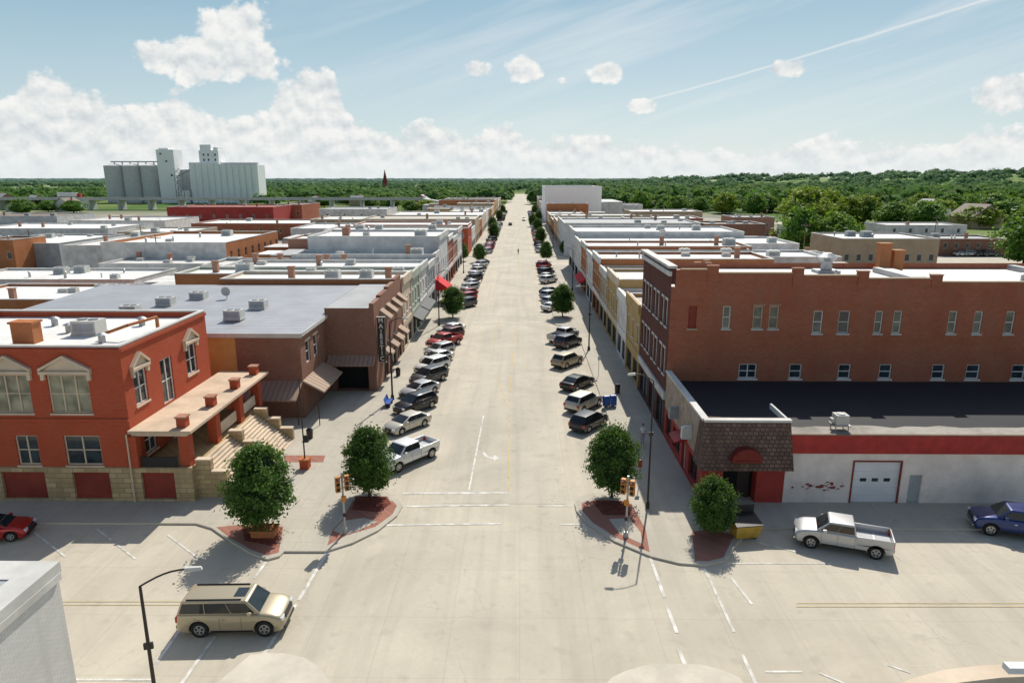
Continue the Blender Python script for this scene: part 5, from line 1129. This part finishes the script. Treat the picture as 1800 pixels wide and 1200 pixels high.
# ------------------------------------------------------------------ person
def person(px,py,rz,label,shirt,pants):
    x,y=G(px,py,.13); root=thing('person',label,'person',(x,y,.13 if px>1000 else .01),rz)
    J=[(0,0,.95,.13),(0,0,1.12,.14),(0,0,1.38,.17),(0,0,1.5,.06),(0,.01,1.56,.06),(0,.02,1.66,.1),(0,.02,1.72,.085),
       (.17,0,1.42,.06),(.23,.03,1.15,.045),(.25,.12,.92,.035),(.25,.14,.84,.04),(-.17,0,1.42,.06),(-.23,-.02,1.15,.045),(-.25,.02,.9,.035),(-.25,.04,.82,.04),
       (.1,0,.88,.1),(.11,.06,.48,.065),(.11,.08,.08,.045),(.12,.2,.04,.04),(-.1,0,.88,.1),(-.11,-.05,.48,.065),(-.11,-.15,.08,.045),(-.12,-.03,.04,.04)]
    E=[(0,1),(1,2),(2,3),(3,4),(4,5),(5,6),(2,7),(7,8),(8,9),(9,10),(2,11),(11,12),(12,13),(13,14),(0,15),(15,16),(16,17),(17,18),(0,19),(19,20),(20,21),(21,22)]
    me=bpy.data.meshes.new('body'); me.from_pydata([j[:3] for j in J],E,[]); o=bpy.data.objects.new('body',me); C.objects.link(o); o.parent=root
    m=o.modifiers.new('s','SKIN'); sv=me.skin_vertices[0].data
    for i,j in enumerate(J): sv[i].radius=(j[3],j[3]*(.75 if i in(0,1,2) else 1)); sv[i].use_root=(i==0)
    o.modifiers.new('d','SUBSURF').levels=1; o.modifiers['d'].render_levels=1
    mm,nt,bs=nodes('clothes_and_skin'); tc=nd(nt,'ShaderNodeTexCoord'); s=nd(nt,'ShaderNodeSeparateXYZ'); lk(nt,tc.outputs['Object'],s.inputs[0])
    z=s.outputs[2]; c=mix(nt,mth(nt,'GREATER_THAN',z,.96),pants,shirt); c=mix(nt,mth(nt,'GREATER_THAN',z,1.49),c,(.45,.27,.19))
    ax=mth(nt,'ABSOLUTE',s.outputs[0]); arm=mth(nt,'MULTIPLY',mth(nt,'GREATER_THAN',ax,.19),mth(nt,'LESS_THAN',z,1.2)); arm=mth(nt,'MULTIPLY',arm,mth(nt,'GREATER_THAN',z,.7)); c=mix(nt,arm,c,(.45,.27,.19)); c=mix(nt,mth(nt,'LESS_THAN',z,.09),c,(.03,.03,.03))
    lk(nt,c,bs.inputs['Base Color']); bs.inputs['Roughness'].default_value=.8; me.materials.append(mm)
    b=MB(); 
    for j in range(4):
        for i in range(10):
            t=lambda jj,ii:(.108*math.cos(2*PI*ii/10)*math.cos(jj*PI/8),.0+.115*math.sin(2*PI*ii/10)*math.cos(jj*PI/8),1.7+.115*math.sin(jj*PI/8)); b.face([t(j,i),t(j,i+1),t(j+1,i+1),t(j+1,i)])
    b.build('hair',M['bronze'],root,local=True)
person(1129,778,PI,'person in a white shirt and lilac trousers walking on the right pavement',(.75,.74,.78),(.35,.28,.42))
person(911,446,0,'tiny person in dark clothes crossing the far street',(.05,.05,.06),(.04,.04,.06))
# ------------------------------------------------------------------ light and sky
SEL,SAZ=R(45),R(14)
sl=bpy.data.lights.new('Sun','SUN'); so=bpy.data.objects.new('Sun',sl); C.objects.link(so); sl.energy=5.0; sl.angle=R(.5); sl.color=(1,.94,.83)
dv=Vector((-math.sin(SAZ)*math.cos(SEL),-math.cos(SAZ)*math.cos(SEL),-math.sin(SEL))); so.rotation_euler=dv.to_track_quat('-Z','Y').to_euler()
wd=bpy.data.worlds.new('World'); sc.world=wd; wd.use_nodes=True; nt=wd.node_tree; bg=nt.nodes['Background']; STR=.13; bg.inputs[1].default_value=STR
wd.cycles.sampling_method='NONE'
sky=nd(nt,'ShaderNodeTexSky',sky_type='NISHITA'); sky.sun_disc=False; sky.sun_elevation=SEL; sky.sun_rotation=SAZ; sky.air_density=1; sky.dust_density=1.2; sky.ozone_density=1
tc=nd(nt,'ShaderNodeTexCoord'); sp_=nd(nt,'ShaderNodeSeparateXYZ'); lk(nt,tc.outputs['Generated'],sp_.inputs[0])
az=mth(nt,'ARCTAN2',sp_.outputs[0],sp_.outputs[1]); el=mth(nt,'ARCSINE',sp_.outputs[2])
def dpx(px,py):
    d=ray(px,py); return math.atan2(d[0],d[1]),math.atan2(d[2],math.hypot(d[0],d[1]))
K=1/1200.
A0,_=dpx(-100,200); A1,_=dpx(1900,200)
fc=nd(nt,'ShaderNodeFloatCurve'); cv=fc.mapping.curves[0]
top=[(-100,160),(0,150),(80,122),(140,142),(200,170),(300,152),(370,180),(430,190),(480,142),(560,112),(600,158),(640,206),(700,214),(760,210),(830,234),(875,198),(910,228),(1000,234),(1040,222),(1100,242),(1200,240),(1300,245),(1400,240),(1470,228),(1560,240),(1650,236),(1720,226),(1790,216),(1900,208)]
tp=[]
for px,py in top:
    a,e=dpx(px,py); tp.append((min(1,max(0,(a-A0)/(A1-A0))),min(1,max(0,e/.2))))
while len(cv.points)<len(tp): cv.points.new(.5,.5)
for p,(a,e) in zip(cv.points,tp): p.location=(a,e)
fc.mapping.update(); lk(nt,mth(nt,'MULTIPLY',mth(nt,'SUBTRACT',az,A0),1/(A1-A0),clamp=True),fc.inputs['Value'])
hc=mth(nt,'MULTIPLY',fc.outputs[0],.2)
def dens(dx,dy):
    a=mth(nt,'ADD',az,dx); e=mth(nt,'ADD',el,dy)
    c=nd(nt,'ShaderNodeCombineXYZ'); lk(nt,a,c.inputs[0]); lk(nt,mth(nt,'MULTIPLY',e,1.2),c.inputs[1])
    n1=noise_(nt,c.outputs[0],13,10,.55,.1,'2D')
    v=nd(nt,'ShaderNodeTexVoronoi',feature='F1',voronoi_dimensions='2D'); v.inputs['Scale'].default_value=36; v.inputs['Detail'].default_value=3; v.inputs['Roughness'].default_value=.55; lk(nt,c.outputs[0],v.inputs['Vector'])
    return mth(nt,'ADD',mth(nt,'MULTIPLY',mth(nt,'SUBTRACT',n1,.5),2.4),mth(nt,'MULTIPLY',mth(nt,'SUBTRACT',.42,v.outputs['Distance']),.7))
f0=dens(0,0); f1=dens(.004,.010)
band=mth(nt,'DIVIDE',mth(nt,'SUBTRACT',hc,el),.028); band=mth(nt,'MINIMUM',band,1.1)
blob=None
for px,py,rx,ry in ((408,50,64,56),(430,105,66,46),(350,105,76,42),(280,102,62,30),(838,122,32,19),(928,124,38,27),(1068,128,40,20),(1130,185,26,13),(1380,122,34,15),(985,142,15,9),(1775,168,52,30)):
    a,e=dpx(px,py); t=mth(nt,'ADD',mth(nt,'POWER',mth(nt,'DIVIDE',mth(nt,'SUBTRACT',az,a),rx*K),2),mth(nt,'POWER',mth(nt,'DIVIDE',mth(nt,'SUBTRACT',el,e),ry*K),2))
    q=mth(nt,'MULTIPLY',mth(nt,'SUBTRACT',1.0,mth(nt,'SQRT',t)),1.6); blob=q if blob is None else mth(nt,'MAXIMUM',blob,q)
base=mth(nt,'MAXIMUM',band,mth(nt,'MAXIMUM',blob,-1.5))
D=mth(nt,'ADD',base,mth(nt,'MULTIPLY',f0,.8)); mask=ramp(nt,D,.02,.38)
shade=mth(nt,'ADD',mth(nt,'MULTIPLY',mth(nt,'SUBTRACT',f0,f1),.9),.6,clamp=True)
inner=ramp(nt,D,.1,1.6)
cc_=mix(nt,shade,(.62,.67,.70),(.93,.93,.90)); cc_=mix(nt,mth(nt,'MULTIPLY',inner,.2),cc_,(.74,.78,.80))
def scaled(c):
    n=nd(nt,'ShaderNodeVectorMath',operation='SCALE'); n.inputs[3].default_value=1/STR
    if isinstance(c,tuple): n.inputs[0].default_value=c
    else: lk(nt,c,n.inputs[0])
    return n.outputs[0]
g=ramp(nt,el,0,.24); grad=mix(nt,g,(.66,.77,.79),(.25,.44,.56))
low=mth(nt,'SUBTRACT',1.0,ramp(nt,el,.3,.75)); skyc=mix(nt,mth(nt,'MULTIPLY',low,.85),sky.outputs[0],scaled(grad))
c=nd(nt,'ShaderNodeCombineXYZ'); lk(nt,mth(nt,'ADD',az,mth(nt,'MULTIPLY',el,-1.2)),c.inputs[0]); lk(nt,mth(nt,'MULTIPLY',mth(nt,'ADD',el,mth(nt,'MULTIPLY',az,-.28)),7),c.inputs[1])
ci=ramp(nt,noise_(nt,c.outputs[0],2.6,5,.62,.3,'2D'),.44,.75); ci=mth(nt,'MULTIPLY',ci,.5); ci=mth(nt,'MULTIPLY',ci,ramp(nt,az,-.55,.1))
wh=scaled((.80,.84,.85)); skyc=mix(nt,ci,skyc,wh)
a0,e0=dpx(1140,176); a1,e1=dpx(1725,2); L=math.hypot(a1-a0,e1-e0); ux,uy=(a1-a0)/L,(e1-e0)/L
dx=mth(nt,'SUBTRACT',az,a0); dy=mth(nt,'SUBTRACT',el,e0)
wob=mth(nt,'MULTIPLY',mth(nt,'SUBTRACT',noise_(nt,tc.outputs['Generated'],14,3),.5),.004)
dd=mth(nt,'ABSOLUTE',mth(nt,'ADD',wob,mth(nt,'SUBTRACT',mth(nt,'MULTIPLY',dx,uy),mth(nt,'MULTIPLY',dy,ux)))); al=mth(nt,'ADD',mth(nt,'MULTIPLY',dx,ux),mth(nt,'MULTIPLY',dy,uy))
ct=mth(nt,'SUBTRACT',1.0,ramp(nt,dd,.0003,.0022)); ct=mth(nt,'MULTIPLY',ct,mth(nt,'GREATER_THAN',al,0)); ct=mth(nt,'MULTIPLY',ct,mth(nt,'LESS_THAN',al,L*1.4)); skyc=mix(nt,mth(nt,'MULTIPLY',ct,.55),skyc,scaled((.86,.88,.88)))
fin=mix(nt,mask,skyc,scaled(cc_))
hf=mth(nt,'SUBTRACT',1.0,ramp(nt,el,-.005,.045)); fin=mix(nt,mth(nt,'MULTIPLY',hf,.8),fin,scaled((.80,.85,.86)))
# the sky away from the sun is a little darker
bk=mth(nt,'ADD',mth(nt,'MULTIPLY',ramp(nt,sp_.outputs[1],-.35,.35),.22),.78)
vs_=nd(nt,'ShaderNodeVectorMath',operation='SCALE'); lk(nt,fin,vs_.inputs[0]); lk(nt,bk,vs_.inputs[3])
lk(nt,vs_.outputs[0],bg.inputs[0])
sc.view_settings.view_transform='Standard'; sc.view_settings.look='None'; sc.view_settings.exposure=0
